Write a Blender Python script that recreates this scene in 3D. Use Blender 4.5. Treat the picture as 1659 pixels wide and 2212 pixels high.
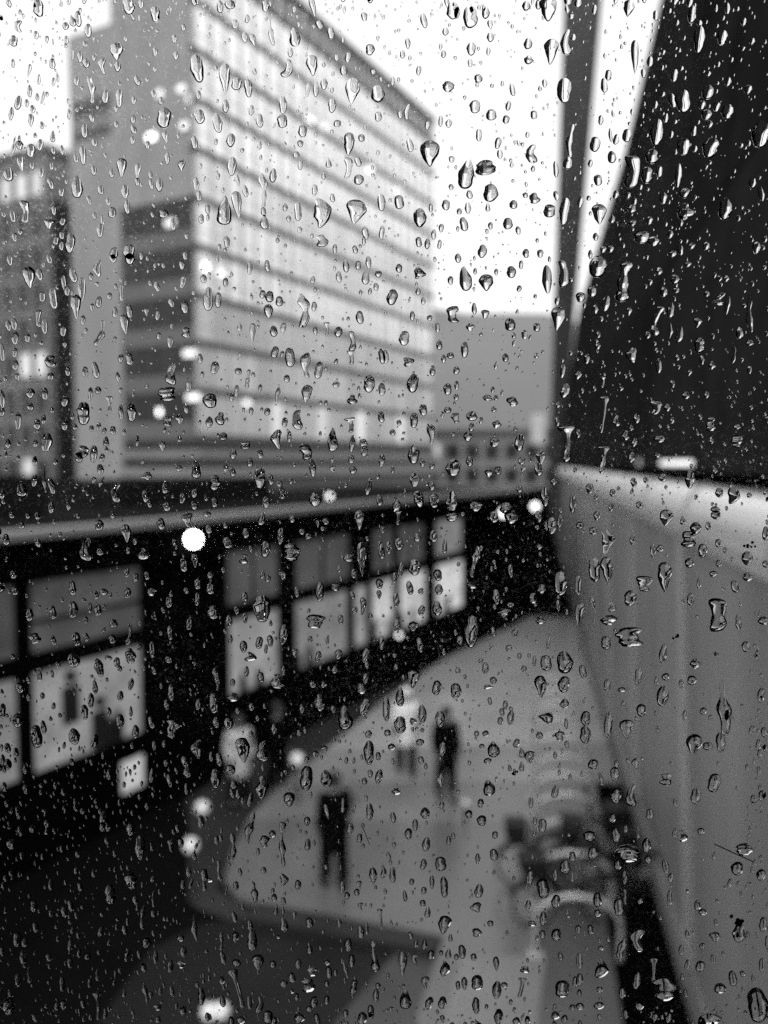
import bpy, math, random
import numpy as np
from mathutils import Vector, Matrix

for o in list(bpy.data.objects):
    bpy.data.objects.remove(o)
random.seed(7)
RNG = np.random.default_rng(11)
scn = bpy.context.scene
COL = scn.collection

# ------------------------------------------------------------------ camera
F = 1800.0                 # focal length in pixels of a 1659 x 2212 picture
EYE = 6.8                  # first-floor window, metres above the street
PITCH = math.radians(-3.4)
GLASS = 0.20               # window pane in front of the lens
cam_d = bpy.data.cameras.new('camera')
cam_d.sensor_fit = 'VERTICAL'
cam_d.sensor_height = 24.0
cam_d.lens = 24.0 * F / 2212.0
cam_d.clip_start = 0.01
cam_d.clip_end = 5000
cam_d.dof.use_dof = True
cam_d.dof.focus_distance = GLASS + 0.0026
cam_d.dof.aperture_fstop = 7.0
cam = bpy.data.objects.new('camera', cam_d)
COL.objects.link(cam)
cam.location = (0, 0, EYE)
cam.rotation_euler = (math.pi / 2 + PITCH, 0, 0)
scn.camera = cam

# ------------------------------------------------------------------ overcast sky, weak soft sun
SUN_EL, SUN_AZ = math.radians(54), math.radians(168)      # azimuth clockwise from +Y
world = bpy.data.worlds.new('World')
scn.world = world
world.use_nodes = True
nt = world.node_tree
nt.nodes.clear()
out = nt.nodes.new('ShaderNodeOutputWorld')
bg = nt.nodes.new('ShaderNodeBackground')
sky = nt.nodes.new('ShaderNodeTexSky')
sky.sky_type = 'NISHITA'
sky.sun_disc = False
sky.sun_elevation = SUN_EL
sky.sun_rotation = SUN_AZ
sky.air_density = 2.0
sky.dust_density = 6.0
bw = nt.nodes.new('ShaderNodeRGBToBW')
mx = nt.nodes.new('ShaderNodeMix')
mx.data_type = 'FLOAT'
mx.inputs['Factor'].default_value = 0.72
mx.inputs['B'].default_value = 9.5                         # even cloud cover over the clear-sky value
nt.links.new(sky.outputs['Color'], bw.inputs[0])
nt.links.new(bw.outputs[0], mx.inputs['A'])
nt.links.new(mx.outputs[0], bg.inputs['Color'])
bg.inputs['Strength'].default_value = 0.115
nt.links.new(bg.outputs[0], out.inputs[0])

sun_d = bpy.data.lights.new('sun', 'SUN')
sun_d.energy = 1.5
sun_d.angle = math.radians(30)
sun_d.color = (1, 1, 1)
sun = bpy.data.objects.new('sun', sun_d)
COL.objects.link(sun)
sdir = Vector((math.sin(SUN_AZ) * math.cos(SUN_EL), math.cos(SUN_AZ) * math.cos(SUN_EL), math.sin(SUN_EL)))
sun.rotation_euler = sdir.to_track_quat('Z', 'Y').to_euler()

scn.view_settings.view_transform = 'Standard'
scn.view_settings.look = 'None'
scn.view_settings.exposure = 0.36
scn.view_settings.gamma = 1.0
scn.render.engine = 'CYCLES'
cy = scn.cycles
cy.use_denoising = False
cy.caustics_reflective = False
cy.caustics_refractive = False
cy.max_bounces = 7
cy.transmission_bounces = 7
cy.transparent_max_bounces = 16
cy.diffuse_bounces = 2
cy.glossy_bounces = 2
cy.use_light_tree = False
cy.volume_bounces = 0
cy.sample_clamp_indirect = 6.0


# ------------------------------------------------------------------ materials (a grey, black-and-white place)
def mat(name, v, rough=0.7, var=0.0, scale=3.0, metal=0.0, emit=0.0, rand=0.0, bump=0.0, spec=0.5, stretch=None):
    m = bpy.data.materials.new(name)
    m.use_nodes = True
    n = m.node_tree
    p = n.nodes['Principled BSDF']
    p.inputs['Base Color'].default_value = (v, v, v, 1)
    p.inputs['Roughness'].default_value = rough
    p.inputs['Metallic'].default_value = metal
    p.inputs['Specular IOR Level'].default_value = spec
    if var > 0 or rand > 0 or bump > 0:
        tc = n.nodes.new('ShaderNodeTexCoord')
        nz = n.nodes.new('ShaderNodeTexNoise')
        nz.inputs['Scale'].default_value = scale
        nz.inputs['Detail'].default_value = 5
        if stretch:
            mp = n.nodes.new('ShaderNodeMapping')
            mp.inputs['Scale'].default_value = stretch
            n.links.new(tc.outputs['Object'], mp.inputs[0])
            n.links.new(mp.outputs[0], nz.inputs['Vector'])
        else:
            n.links.new(tc.outputs['Object'], nz.inputs['Vector'])
        oi = n.nodes.new('ShaderNodeObjectInfo')
        a = n.nodes.new('ShaderNodeMath'); a.operation = 'MULTIPLY_ADD'
        n.links.new(nz.outputs['Fac'], a.inputs[0]); a.inputs[1].default_value = 2 * var * v; a.inputs[2].default_value = v * (1 - var)
        b = n.nodes.new('ShaderNodeMath'); b.operation = 'MULTIPLY_ADD'
        n.links.new(oi.outputs['Random'], b.inputs[0]); b.inputs[1].default_value = 2 * rand * v; b.inputs[2].default_value = -rand * v
        c = n.nodes.new('ShaderNodeMath'); c.operation = 'ADD'; c.use_clamp = True
        n.links.new(a.outputs[0], c.inputs[0]); n.links.new(b.outputs[0], c.inputs[1])
        n.links.new(c.outputs[0], p.inputs['Base Color'])
        if bump > 0:
            bp = n.nodes.new('ShaderNodeBump'); bp.inputs['Strength'].default_value = bump; bp.inputs['Distance'].default_value = 0.02
            n.links.new(nz.outputs['Fac'], bp.inputs['Height']); n.links.new(bp.outputs[0], p.inputs['Normal'])
    if emit > 0:
        p.inputs['Emission Color'].default_value = (1, 1, 1, 1)
        p.inputs['Emission Strength'].default_value = emit
    return m


def lit_mat(name, e, var=0.35, scale=0.9):
    """A lit window: light from a room, uneven with its shelves and walls."""
    m = mat(name, 0.05, 0.15)
    n = m.node_tree
    p = n.nodes['Principled BSDF']
    tc = n.nodes.new('ShaderNodeTexCoord')
    nz = n.nodes.new('ShaderNodeTexNoise'); nz.inputs['Scale'].default_value = scale; nz.inputs['Detail'].default_value = 3
    n.links.new(tc.outputs['Object'], nz.inputs['Vector'])
    oi = n.nodes.new('ShaderNodeObjectInfo')
    a = n.nodes.new('ShaderNodeMath'); a.operation = 'MULTIPLY_ADD'
    n.links.new(nz.outputs['Fac'], a.inputs[0]); a.inputs[1].default_value = 2 * var * e; a.inputs[2].default_value = e * (1 - var)
    b = n.nodes.new('ShaderNodeMath'); b.operation = 'MULTIPLY_ADD'
    n.links.new(oi.outputs['Random'], b.inputs[0]); b.inputs[1].default_value = 0.35; b.inputs[2].default_value = 0.82
    c = n.nodes.new('ShaderNodeMath'); c.operation = 'MULTIPLY'
    n.links.new(a.outputs[0], c.inputs[0]); n.links.new(b.outputs[0], c.inputs[1])
    p.inputs['Emission Color'].default_value = (1, 1, 1, 1)
    n.links.new(c.outputs[0], p.inputs['Emission Strength'])
    return m


M = dict(
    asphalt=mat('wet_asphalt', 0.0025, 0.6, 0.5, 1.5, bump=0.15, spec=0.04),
    apron=mat('grey_apron', 0.06, 0.4, 0.5, 0.8, bump=0.12, spec=0.2),
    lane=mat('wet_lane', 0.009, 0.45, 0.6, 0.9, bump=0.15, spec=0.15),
    paving=mat('wet_paving_lit', 0.37, 0.28, 0.4, 0.5, bump=0.12),
    paving_dim_b=mat('wet_paving_dim_mid', 0.24, 0.28, 0.4, 0.5, bump=0.12),
    paving_dim_c=mat('wet_paving_dim_near', 0.17, 0.28, 0.4, 0.5, bump=0.12),
    paving_dim=mat('wet_paving_dim', 0.125, 0.28, 0.45, 0.5, bump=0.12),
    concrete=mat('pale_concrete', 0.22, 0.5, 0.3, 1.0),
    kerb=mat('kerb_stone', 0.01, 0.6, 0.3, 2.0),
    foot_shade=mat('dark_foot_shade', 0.002, 0.9, 0.4, 12.0, spec=0.0),
    hill=mat('wooded_hill', 0.135, 0.95, 0.3, 0.01),
    tower=mat('tower_cladding', 0.29, 0.7, 0.35, 0.6, rand=0.05, stretch=(1, 1, 0.15)),
    tower_core=mat('tower_concrete', 0.22, 0.8, 0.2, 0.3),
    mullion=mat('pale_mullion', 0.50, 0.5, 0.15, 0.6),
    blind_mid_dimmed=mat('window_dimmed_mid', 0.74, 0.18, 0.1, 0.5, metal=0.8, rand=0.15, stretch=(3, 1, 0.3)),
    blind_low_dimmed=mat('window_dimmed_low', 0.46, 0.22, 0.12, 0.5, metal=0.55, rand=0.2, stretch=(3, 1, 0.3)),
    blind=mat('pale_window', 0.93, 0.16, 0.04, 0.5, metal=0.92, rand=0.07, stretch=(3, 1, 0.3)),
    sill=mat('grey_sill_band', 0.13, 0.7, 0.3, 0.6),
    cycle=mat('dark_tarmac', 0.085, 0.4, 0.5, 0.9, bump=0.1),
    pale_cloth=mat('pale_cloth', 0.42, 0.85),
    margin_shade=mat('wet_margin_shade', 0.028, 0.4, 0.5, 0.9, bump=0.1, spec=0.2),
    spandrel=mat('dark_band', 0.085, 0.6, 0.3, 0.7),
    ledge=mat('pale_ledge', 0.22, 0.6, 0.25, 0.6),
    dark_glass=mat('dark_glass', 0.012, 0.35, 0.3, 0.4, rand=0.3),
    slate=mat('roof_felt', 0.012, 0.8, 0.35, 0.5, spec=0.0),
    shop=mat('black_shopfront', 0.0022, 0.6, 0.4, 0.8, spec=0.0),
    cornice=mat('cornice', 0.26, 0.5, 0.3, 0.8),
    block=mat('grey_render', 0.19, 0.8, 0.2, 0.2),
    panel=mat('grey_panel', 0.25, 0.42, 0.4, 0.9, rand=0.06, stretch=(1.2, 1, 0.12)),
    dark_panel=mat('grey_cover_strip', 0.22, 0.5),
    seam=mat('pale_seam', 0.42, 0.4),
    coping=mat('white_coping', 0.97, 0.30, 0.03, 0.6, metal=0.45),
    facade=mat('charcoal_panel', 0.019, 0.8, 0.8, 1.6, rand=0.3, spec=0.0),
    joint=mat('black_joint', 0.002, 0.9, spec=0.0),
    pylon=mat('dark_steel', 0.05, 0.7, 0.3, 0.6, spec=0.2),
    steel=mat('galvanised_steel', 0.55, 0.3, 0.1, 3.0, metal=0.3),
    black=mat('black_rubber', 0.004, 0.7),
    bike=mat('black_paint', 0.005, 0.4),
    cloth_dark=mat('dark_cloth', 0.003, 0.9, spec=0.0),
    cloth_white=mat('white_cloth', 0.85, 0.8),
    skin=mat('skin', 0.14, 0.6),
    hair=mat('dark_hair', 0.01, 0.6),
    room=mat('dim_plaster', 0.03, 0.9),
    frame=mat('window_frame', 0.05, 0.6),
    smudge=mat('dark_smudge', 0.004, 0.9, spec=0.1),
    shop_lit=lit_mat('lit_shop_window', 0.17, 0.75, 1.6),
    shop_far=lit_mat('bright_shop_window', 0.42, 0.6, 1.3),
    shop_dim=lit_mat('dim_shop_window', 0.040, 0.9, 1.4),
    office_lit=lit_mat('lit_office_window', 0.55, 0.25, 0.5),
    lamp=mat('lamp_glow', 0.8, 0.5, emit=2.6),
    lamp_soft=mat('soft_lamp_glow', 0.8, 0.5, emit=0.9),
    bollard=mat('bollard_glow', 0.5, 0.5, emit=0.22),
    lamp_hot=mat('bright_lamp_glow', 0.8, 0.5, emit=14.0),
    tube=mat('tube_glow', 0.8, 0.5, emit=0.9),
    sign=lit_mat('lit_sign', 0.36, 0.3, 1.0),
)


# ------------------------------------------------------------------ helpers
class MB:
    def __init__(s): s.v = []; s.f = []; s.sm = []
    def add(s, vs, fs, smooth=False):
        b = len(s.v); s.v += [tuple(x) for x in vs]
        s.f += [tuple(b + i for i in f) for f in fs]; s.sm += [smooth] * len(fs)
        return s
    def box(s, x0, x1, y0, y1, z0, z1):
        return s.add([(x, y, z) for z in (z0, z1) for y in (y0, y1) for x in (x0, x1)],
                     [(0, 2, 3, 1), (4, 5, 7, 6), (0, 1, 5, 4), (2, 6, 7, 3), (0, 4, 6, 2), (1, 3, 7, 5)])
    def prism(s, poly, z0, z1):
        n = len(poly)
        vs = [(x, y, z0) for x, y in poly] + [(x, y, z1) for x, y in poly]
        fs = [tuple(range(n - 1, -1, -1)), tuple(range(n, 2 * n))] + [(i, (i + 1) % n, n + (i + 1) % n, n + i) for i in range(n)]
        return s.add(vs, fs)
    def hexa(s, bottom, top):
        """bottom, top: four points each, counter-clockwise from above."""
        return s.add(list(bottom) + list(top), [(3, 2, 1, 0), (4, 5, 6, 7), (0, 1, 5, 4), (1, 2, 6, 5), (2, 3, 7, 6), (3, 0, 4, 7)])
    def tube(s, pts, r, n=8, closed=False, radii=None):
        pts = [Vector(p) for p in pts]; m = len(pts); rings = []
        for i, p in enumerate(pts):
            a = pts[(i - 1) % m] if closed or i > 0 else p
            b = pts[(i + 1) % m] if closed or i < m - 1 else p
            d = (b - a).normalized()
            u = d.cross(Vector((0, 0, 1)))
            if u.length < 1e-3: u = d.cross(Vector((0, 1, 0)))
            u.normalize(); w = d.cross(u)
            rr = radii[i] if radii else r
            rings.append([p + rr * (math.cos(2 * math.pi * k / n) * u + math.sin(2 * math.pi * k / n) * w) for k in range(n)])
        vs = [q for g in rings for q in g]; fs = []
        for i in range(m if closed else m - 1):
            j = (i + 1) % m
            for k in range(n): fs.append((i * n + k, i * n + (k + 1) % n, j * n + (k + 1) % n, j * n + k))
        s.add(vs, fs, True)
        if not closed: s.add(rings[0], [tuple(range(n))]); s.add(rings[-1], [tuple(range(n - 1, -1, -1))])
        return s
    def sphere(s, c, r, nu=12, nv=8, sz=1.0):
        vs = []; fs = []
        for j in range(nv + 1):
            t = math.pi * j / nv
            for k in range(nu):
                a = 2 * math.pi * k / nu
                vs.append((c[0] + r * math.sin(t) * math.cos(a), c[1] + r * math.sin(t) * math.sin(a), c[2] + sz * r * math.cos(t)))
        for j in range(nv):
            for k in range(nu): fs.append((j * nu + k, (j + 1) * nu + k, (j + 1) * nu + (k + 1) % nu, j * nu + (k + 1) % nu))
        return s.add(vs, fs, True)
    def mesh(s, name, m):
        me = bpy.data.meshes.new(name); me.from_pydata(s.v, [], s.f); me.update()
        me.polygons.foreach_set('use_smooth', s.sm)
        if m: me.materials.append(M[m] if isinstance(m, str) else m)
        return me
    def build(s, name, m, parent=None, loc=(0, 0, 0)):
        return link(name, s.mesh(name, m), parent, loc)


def link(name, me, parent=None, loc=(0, 0, 0), rot=None):
    o = bpy.data.objects.new(name, me); COL.objects.link(o); o.location = loc
    if rot: o.rotation_euler = rot
    if parent: o.parent = parent
    return o


def tag(o, label, cat, group=None):
    o['label'] = label; o['category'] = cat
    if group: o['group'] = group
    return o


def thing(name, label, cat, loc=(0, 0, 0), rz=0.0, group=None):
    o = bpy.data.objects.new(name, None); COL.objects.link(o); o.empty_display_size = 0.2
    o.location = loc; o.rotation_euler = (0, 0, rz)
    return tag(o, label, cat, group)


def struct(o, kind='structure'):
    o['kind'] = kind
    return o


def copy_tree(o, parent=None):
    c = o.copy(); COL.objects.link(c); c.parent = parent
    for ch in list(o.children):
        copy_tree(ch, c)
    return c


CP, SP = math.cos(PITCH), math.sin(PITCH)
def at(px, py, Y):
    """World point at distance Y down the street for a place surveyed in the photograph."""
    dx, dv = (px - 829.5) / F, -(py - 1106.0) / F
    d = Vector((dx, CP - dv * SP, SP + dv * CP))
    return Vector((0, 0, EYE)) + d * (Y / d.y)
def ground(px, py):
    dx, dv = (px - 829.5) / F, -(py - 1106.0) / F
    d = Vector((dx, CP - dv * SP, SP + dv * CP))
    return Vector((0, 0, EYE)) + d * (-EYE / d.z)


# ================================================================== ground
A_ST = math.radians(62.2)                       # heading of the street and of the tower's long side
U = Vector((math.cos(A_ST), math.sin(A_ST), 0)); V = Vector((-U.y, U.x, 0))
struct(MB().add([(-900, -400, 0), (900, -400, 0), (900, 1600, 0), (-900, 1600, 0)], [(0, 1, 2, 3)]).build('road', 'asphalt'))
g = lambda x, y: tuple(ground(x, y))[:2]
def sheet(pts, z0_, z1_, name, m_):
    a = sum((pts[i][0] - pts[i - 1][0]) * (pts[i][1] + pts[i - 1][1]) for i in range(len(pts)))
    return struct(MB().prism(pts[::-1] if a > 0 else pts, z0_, z1_).build(name, m_))
left = [g(1128, 1347), g(960, 1428), g(830, 1520), g(700, 1630), g(610, 1700), g(540, 1775), g(500, 1850), g(484, 1915), g(512, 1948), g(560, 1962), g(958, 2037)]
sheet([g(900, 2212), (0.7, 3.0), (2.45, 3.0), (8.75, 38.6), (7.2, 38.6)] + left, 0.004, 0.10, 'pavement', 'paving_dim')
sheet([(5.36, 19.55), (8.74, 38.5), (7.25, 38.5), g(1128, 1348), g(960, 1429), g(830, 1521), g(702, 1631)], .099, .1035, 'pavement', 'paving')  # far part lighter, nearer parts darker: light falloff put into pavement colours
sheet([g(701, 1633), (5.35, 19.5), (4.95, 17.2), g(610, 1702)], .099, .1035, 'pavement', 'paving_dim_b')
sheet([g(608, 1704), (4.94, 17.15), (4.55, 15.0), g(541, 1777)], .099, .1035, 'pavement', 'paving_dim_c')
sheet([(0.85, 6.0), (2.35, 6.0), (2.985, 9.0), (3.83, 13.8), (2.60, 13.8), (1.86, 9.6)], .099, .1045, 'cycle_strip', 'cycle')
# darker ground: edge strip coloured as the fade into shade, apron and lane in front
sheet([g(1125, 1349), g(1060, 1370), g(820, 1490), g(620, 1592), g(400, 1730), g(420, 1850), g(420, 1960), g(500, 1990), g(560, 1985), g(470, 1920), g(490, 1850), g(530, 1775), g(600, 1700), g(690, 1630), g(820, 1520), g(950, 1430)], 0.0035, 0.007, 'road_margin_shade', 'margin_shade')
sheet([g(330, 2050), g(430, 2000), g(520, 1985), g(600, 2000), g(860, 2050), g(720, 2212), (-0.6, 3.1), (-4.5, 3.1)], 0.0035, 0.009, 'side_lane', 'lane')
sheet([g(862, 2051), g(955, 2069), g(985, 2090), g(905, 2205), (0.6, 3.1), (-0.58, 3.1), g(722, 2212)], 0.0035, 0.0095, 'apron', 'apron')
edge = MB()
e0, e1 = Vector((*g(560, 1966), 0)), Vector((*g(955, 2040), 0))
d_ = (e1 - e0).normalized(); n_ = Vector((d_.y, -d_.x, 0))
edge.hexa([e0 + n_ * .012, e0 + n_ * .46, e1 + n_ * .40, e1 + n_ * .012], [p + Vector((0, 0, .13)) for p in (e0 + n_ * .012, e0 + n_ * .46, e1 + n_ * .40, e1 + n_ * .012)])
struct(edge.build('kerb', 'kerb'))
slab = [g(1000, 2085), g(960, 2212), (0.55, 6.0), (0.84, 6.0), (1.84, 9.6), g(1180, 2080)]
struct(MB().prism(slab, 0.1036, 0.112).build('pavement_ramp', 'concrete'))

# far hill in the drizzle
xs = np.linspace(-700, 900, 60); ys = np.linspace(420, 900, 14); hv = []; hf = []
for y in ys:
    for x in xs:
        k = math.exp(-((x - 10) / 400) ** 2) * 1.15 * (1 - math.exp(-((y - 415) / 90)))
        hv.append((x, y, 112 * k * (1 + 0.05 * math.sin(x * .021 + y * .01) + 0.03 * math.sin(x * .07))))
for j in range(len(ys) - 1):
    for i in range(len(xs) - 1):
        a = j * len(xs) + i; hf.append((a, a + 1, a + 1 + len(xs), a + len(xs)))
struct(MB().add(hv, hf, True).build('hill', 'hill'))

# ================================================================== office tower
FLOOR = 3.4; Z0 = 8.6; NF = 11; BAY = 1.75; NB = 23; LEN = BAY * NB + 0.7; DEP = 12.1; CORE = 7.7; TOP = 44.9
corner = at(425, 1000, 60.0)
tower = thing('office_tower', 'tall pale office tower with dark bands between rows of windows', 'building', (corner.x, corner.y, 0), A_ST)
wall = MB().box(0.14, LEN, 0.14, CORE, 0.0, TOP).build('wall', 'tower_core', tower)
MB().box(0.14, LEN - 6, CORE + .003, DEP, 0.0, 39.2).build('rear_wing', 'tower_core', tower)
for k in range(NF):
    z = Z0 + FLOOR * k
    b = MB().box(-0.10, LEN + 0.02, -0.12, 0.135, z - 0.20, z + 0.22).build('spandrel_band', 'spandrel', tower)
b = MB().box(-0.16, LEN + 0.08, -0.16, CORE + 0.1, TOP + .002, TOP + 0.55).build('parapet', 'spandrel', tower)
win = MB().box(0, BAY - 0.34, 0.03, 0.13, 0, FLOOR - 0.54)
win_me = [win.mesh('window', m) for m in ('blind', 'blind_mid_dimmed', 'blind_low_dimmed', 'office_lit')]
sash_me = MB().box(0, BAY - 0.34, 0.0, 0.028, (FLOOR - .54) * .32, (FLOOR - .54) * .32 + .07).mesh('transom', 'mullion')
LIT = {(0, 5), (0, 9), (0, 13), (0, 18), (4, 0)}
for k in range(NF - 0):
    for b in range(NB):
        top = Z0 + FLOOR * k + 0.27
        if top + FLOOR - .54 > TOP: continue
        w = link('window', win_me[3 if (k, b) in LIT else (0 if k > 5 else 1 if k > 2 else 2)], tower, (0.52 + b * BAY, 0, top))  # lower floors take darker panes: the front's light falloff put in colour
        if k >= 2: link('transom', sash_me, w, (0, 0, 0))
for b in range(NB + 1):
    MB().box(0.36 + b * BAY - .17 + 0.0, 0.36 + b * BAY + .155, -0.02, 0.13, Z0 + .28, TOP - .01).build('mullion', 'mullion', tower)
# narrow side facing left: plain panels above, dark strip windows below
for k in range(12):
    z = 25.6 + 3.2 * k * 0.5
    for c in range(3):
        y0 = 0.15 + c * 2.51
        if z + 1.58 > TOP: continue
        MB().box(0.02, 0.135, y0, y0 + 2.49, z, z + 1.585).build('cladding_panel', 'tower', tower)
for k in range(5):
    z = Z0 + FLOOR * k
    MB().box(-0.04, 0.135, 0.15, 6.95, z - .1, z + 1.15).build('sill_band', 'sill', tower)
    for c in range(4):
        MB().box(0.05, 0.13, 0.18 + c * 1.69, 1.80 + c * 1.69, z + 1.18, z + 3.28).build('window', 'dark_glass', tower)
MB().box(-0.05, 0.136, 7.02, DEP - .01, 0.0, 31.2).build('side_pier', 'tower', tower)
for z in (31.3, 33.3):
    MB().box(0.0, 0.137, 8.0, 11.8, z, z + 0.75).build('louvre', 'spandrel', tower)
MB().box(0.02, 0.137, CORE + .02, DEP - .01, 34.2, 39.2).build('cladding_panel', 'tower', tower)
# podium
for z0_, z1_, m_, out_ in ((7.72, 8.33, 'dark_glass', .1), (7.1, 7.70, 'ledge', .45), (6.45, 7.08, 'dark_glass', .12), (5.7, 6.43, 'ledge', .6), (0, 5.68, 'spandrel', .3)):
    MB().box(-out_, LEN + out_, -out_, 6.98, z0_, z1_).build({'dark_glass': 'strip_window', 'ledge': 'podium_ledge'}.get(m_, 'podium_wall'), m_, tower)
# ceiling lights showing through the glass
def on_tower(px, py, face):
    d = at(px, py, 60.0) - Vector((0, 0, EYE))
    n = -V if face == 'long' else -U
    o_ = Vector((corner.x, corner.y, 0)) + n * 0.02
    t = (o_ - Vector((0, 0, EYE))).dot(n) / d.dot(n)
    p = Vector((0, 0, EYE)) + d * t - Vector((corner.x, corner.y, 0))
    return p.dot(U), p.dot(V), p.z
for px, py, face, wd, m_ in ((445, 576, 'long', .5, 'lamp'), (478, 590, 'long', .9, 'lamp_soft'), (670, 262, 'long', 1.0, 'lamp'), (700, 275, 'long', .7, 'lamp_soft'), (800, 365, 'long', .5, 'lamp'),
                             (870, 540, 'long', .7, 'lamp_soft'), (533, 870, 'long', .8, 'lamp_soft'), (818, 360, 'long', .5, 'lamp_soft'), (860, 410, 'long', .9, 'lamp_soft'),
                             (345, 203, 'side', .5, 'lamp_soft'), (392, 192, 'side', .6, 'lamp_soft'), (410, 212, 'side', .45, 'lamp_soft'), (327, 296, 'side', .8, 'lamp'), (398, 272, 'side', .6, 'lamp_soft'),
                             (368, 482, 'side', .8, 'lamp_soft'), (345, 890, 'side', .35, 'lamp'), (410, 763, 'side', 1.1, 'lamp_soft'), (418, 858, 'side', 1.2, 'lamp_soft')):
    a, b, z = on_tower(px, py, face)
    if face == 'long': MB().box(a - wd / 2, a + wd / 2, -.05, -.03, z - .22, z + .22).build('ceiling_light', m_, tower)
    else: MB().box(-.08, -.06, b - wd / 2, b + wd / 2, z - .22, z + .22).build('ceiling_light', m_, tower)

# ================================================================== building left of the tower
c2 = at(115, 1000, 80.0); T2 = 36.2
lb = thing('side_building', 'grey building with narrow dark windows left of the tall tower', 'building', (c2.x, c2.y, 0), A_ST)
MB().box(0.2, 14, 0.2, 30, 0, T2).build('wall', 'block', lb)
MB().box(-.1, 14.2, -.1, 30.2, T2 + .002, T2 + .5).build('parapet', 'block', lb)
wl = {m: MB().box(0.08, 0.19, 0, 1.35, 0, 2.2).mesh('window', m) for m in ('dark_glass', 'office_lit')}
sl = MB().box(0.0, 0.19, -.08, 1.43, -.12, -.005).mesh('sill', 'ledge')
for k in range(10):
    for c in range(5):
        m_ = 'office_lit' if (k, c) in {(9, 0), (9, 1), (9, 2), (4, 0), (4, 1), (1, 1)} else 'dark_glass'
        w = link('window', wl[m_], lb, (0, 0.75 + c * 2.15, 1.5 + k * 3.4)); link('sill', sl, w)
for z in range(10):
    MB().box(0.7, 2.9, .06, .19, 1.0 + z * 3.1, 3.9 + z * 3.1).build('window', 'dark_glass', lb)
for c in range(5):
    MB().box(-.12, .19, 0.21 + c * 2.15, 0.55 + c * 2.15, 0, T2 - .01).build('pier', 'block', lb)

# ================================================================== far block closing the street
fb0 = at(820, 1000, 112); fb1 = at(1190, 1000, 112)
fb = thing('far_block', 'low far grey block closing the street under the hill', 'building', (fb0.x, fb0.y, 0))
wdt = fb1.x - fb0.x
MB().box(0, wdt, 0.2, 9, 0, 10.6).build('wall', 'block', fb)
MB().box(-.2, wdt + .2, -.2, 9.2, 10.603, 11.3).build('parapet', 'spandrel', fb)
for k in range(3):
    for c in range(9):
        MB().box(1 + c * 2.65, 2.75 + c * 2.65, 0.05, .19, 1.0 + k * 3.2, 2.9 + k * 3.2).build('window', 'office_lit' if (k, c) in {(2, 2)} else 'dark_glass', fb)

# ================================================================== row of dark shops
s0 = ground(620, 1640); SH = Vector((s0.x, s0.y, 0))
shop = thing('shop_row', 'low black shop building with two rows of glowing windows along the street', 'building', tuple(SH), A_ST)
T0, T1 = -12.5, 19.0
def t_of(px):      # distance along the shopfront
    r = (px - 829.5) / F
    return (r * SH.y - SH.x) / (U.x - r * U.y)
MB().box(T0, T1, 0.12, 9.0, 0, 5.55).build('wall', 'shop', shop)
MB().box(T0, T1, 0.0, .115, 0, 1.72).build('stall_riser', 'shop', shop)
MB().box(T0 - .1, T1, -.06, .114, 3.58, 3.76).build('transom_rail', 'shop', shop)
MB().box(T0 - .1, T1, -.12, .116, 5.02, 5.40).build('fascia', 'shop', shop)
MB().box(T0 - .2, T1, -.30, .12, 5.66, 5.78).build('cornice', 'cornice', shop)
MB().box(T0 - .2, T1, .122, 9.0, 5.56, 5.70).build('roof', 'slate', shop)
MB().box(-9, -4, 3.0, 6.0, 5.703, 6.55).build('roof_light', 'slate', shop)
MB().box(-1, 5, 4.0, 7.0, 5.703, 6.35).build('roof_light', 'slate', shop)
lows = [(-40, 28, 'shop_lit'), (58, 302, 'shop_lit'), (490, 602, 'shop_lit'), (635, 752, 'shop_lit'), (764, 794, 'shop_lit'), (803, 852, 'shop_far'), (862, 922, 'shop_far'), (942, 1003, 'shop_far')]
tops = [(-40, 28, 'shop_dim'), (58, 302, 'shop_dim'), (488, 602, 'shop_dim'), (638, 756, 'shop_dim'), (806, 850, 'shop_dim'), (860, 918, 'shop_dim'), (942, 1000, 'shop_lit')]
for (a, b, m_) in lows:
    w = MB().box(t_of(a), t_of(b), .06, .113, 1.95, 3.50).build('shop_window', m_, shop)
    f = MB()
    for q in (t_of(a) - .09, t_of(b)): f.box(q, q + .09, -.03, .114, 1.75, 3.57)
    f.box(t_of(a) + .001, t_of(b) - .001, -.03, .10, 1.75, 1.93)
    f.build('frame', 'shop', w)
for (a, b, m_) in tops:
    w = MB().box(t_of(a), t_of(b), .06, .113, 3.85, 4.93).build('shop_window', m_, shop)
    f = MB()
    for q in (t_of(a) - .08, t_of(b)): f.box(q, q + .08, -.02, .114, 3.78, 5.0)
    f.build('frame', 'shop', w)
for px, z in ((145, 2.55), (208, 1.98)):
    t = t_of(px)
    MB().box(t - .16, t + .16, .0, .055, z, z + .62).sphere((t, .03, z + .78), .11, 8, 6).build('window_display', 'black', shop)
MB().box(t_of(60), t_of(300), .0, .05, 4.30, 4.36).build('glazing_bar', 'shop', shop)
rs = random.Random(3)
for a, b in ((490, 602), (635, 752), (803, 852), (862, 922), (942, 1003), (58, 302)):
    for q in range(2):
        t = rs.uniform(t_of(a) + .15, t_of(b) - .15); w_, h_ = rs.uniform(.06, .14), rs.uniform(.18, .42)
        MB().box(t - w_, t + w_, .02, .055, 1.95, 1.95 + h_).tube([(t, .04, 1.95 + h_), (t, .04, 2.0 + h_ + w_)], w_ * .6, 7).build('window_display', 'black', shop)
for a, b in ((488, 602), (638, 756), (806, 850), (860, 918)):
    m0 = .5 * (t_of(a) + t_of(b))
    MB().box(m0 - .03, m0 + .03, .02, .055, 3.86, 4.92).build('glazing_bar', 'shop', shop)

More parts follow.
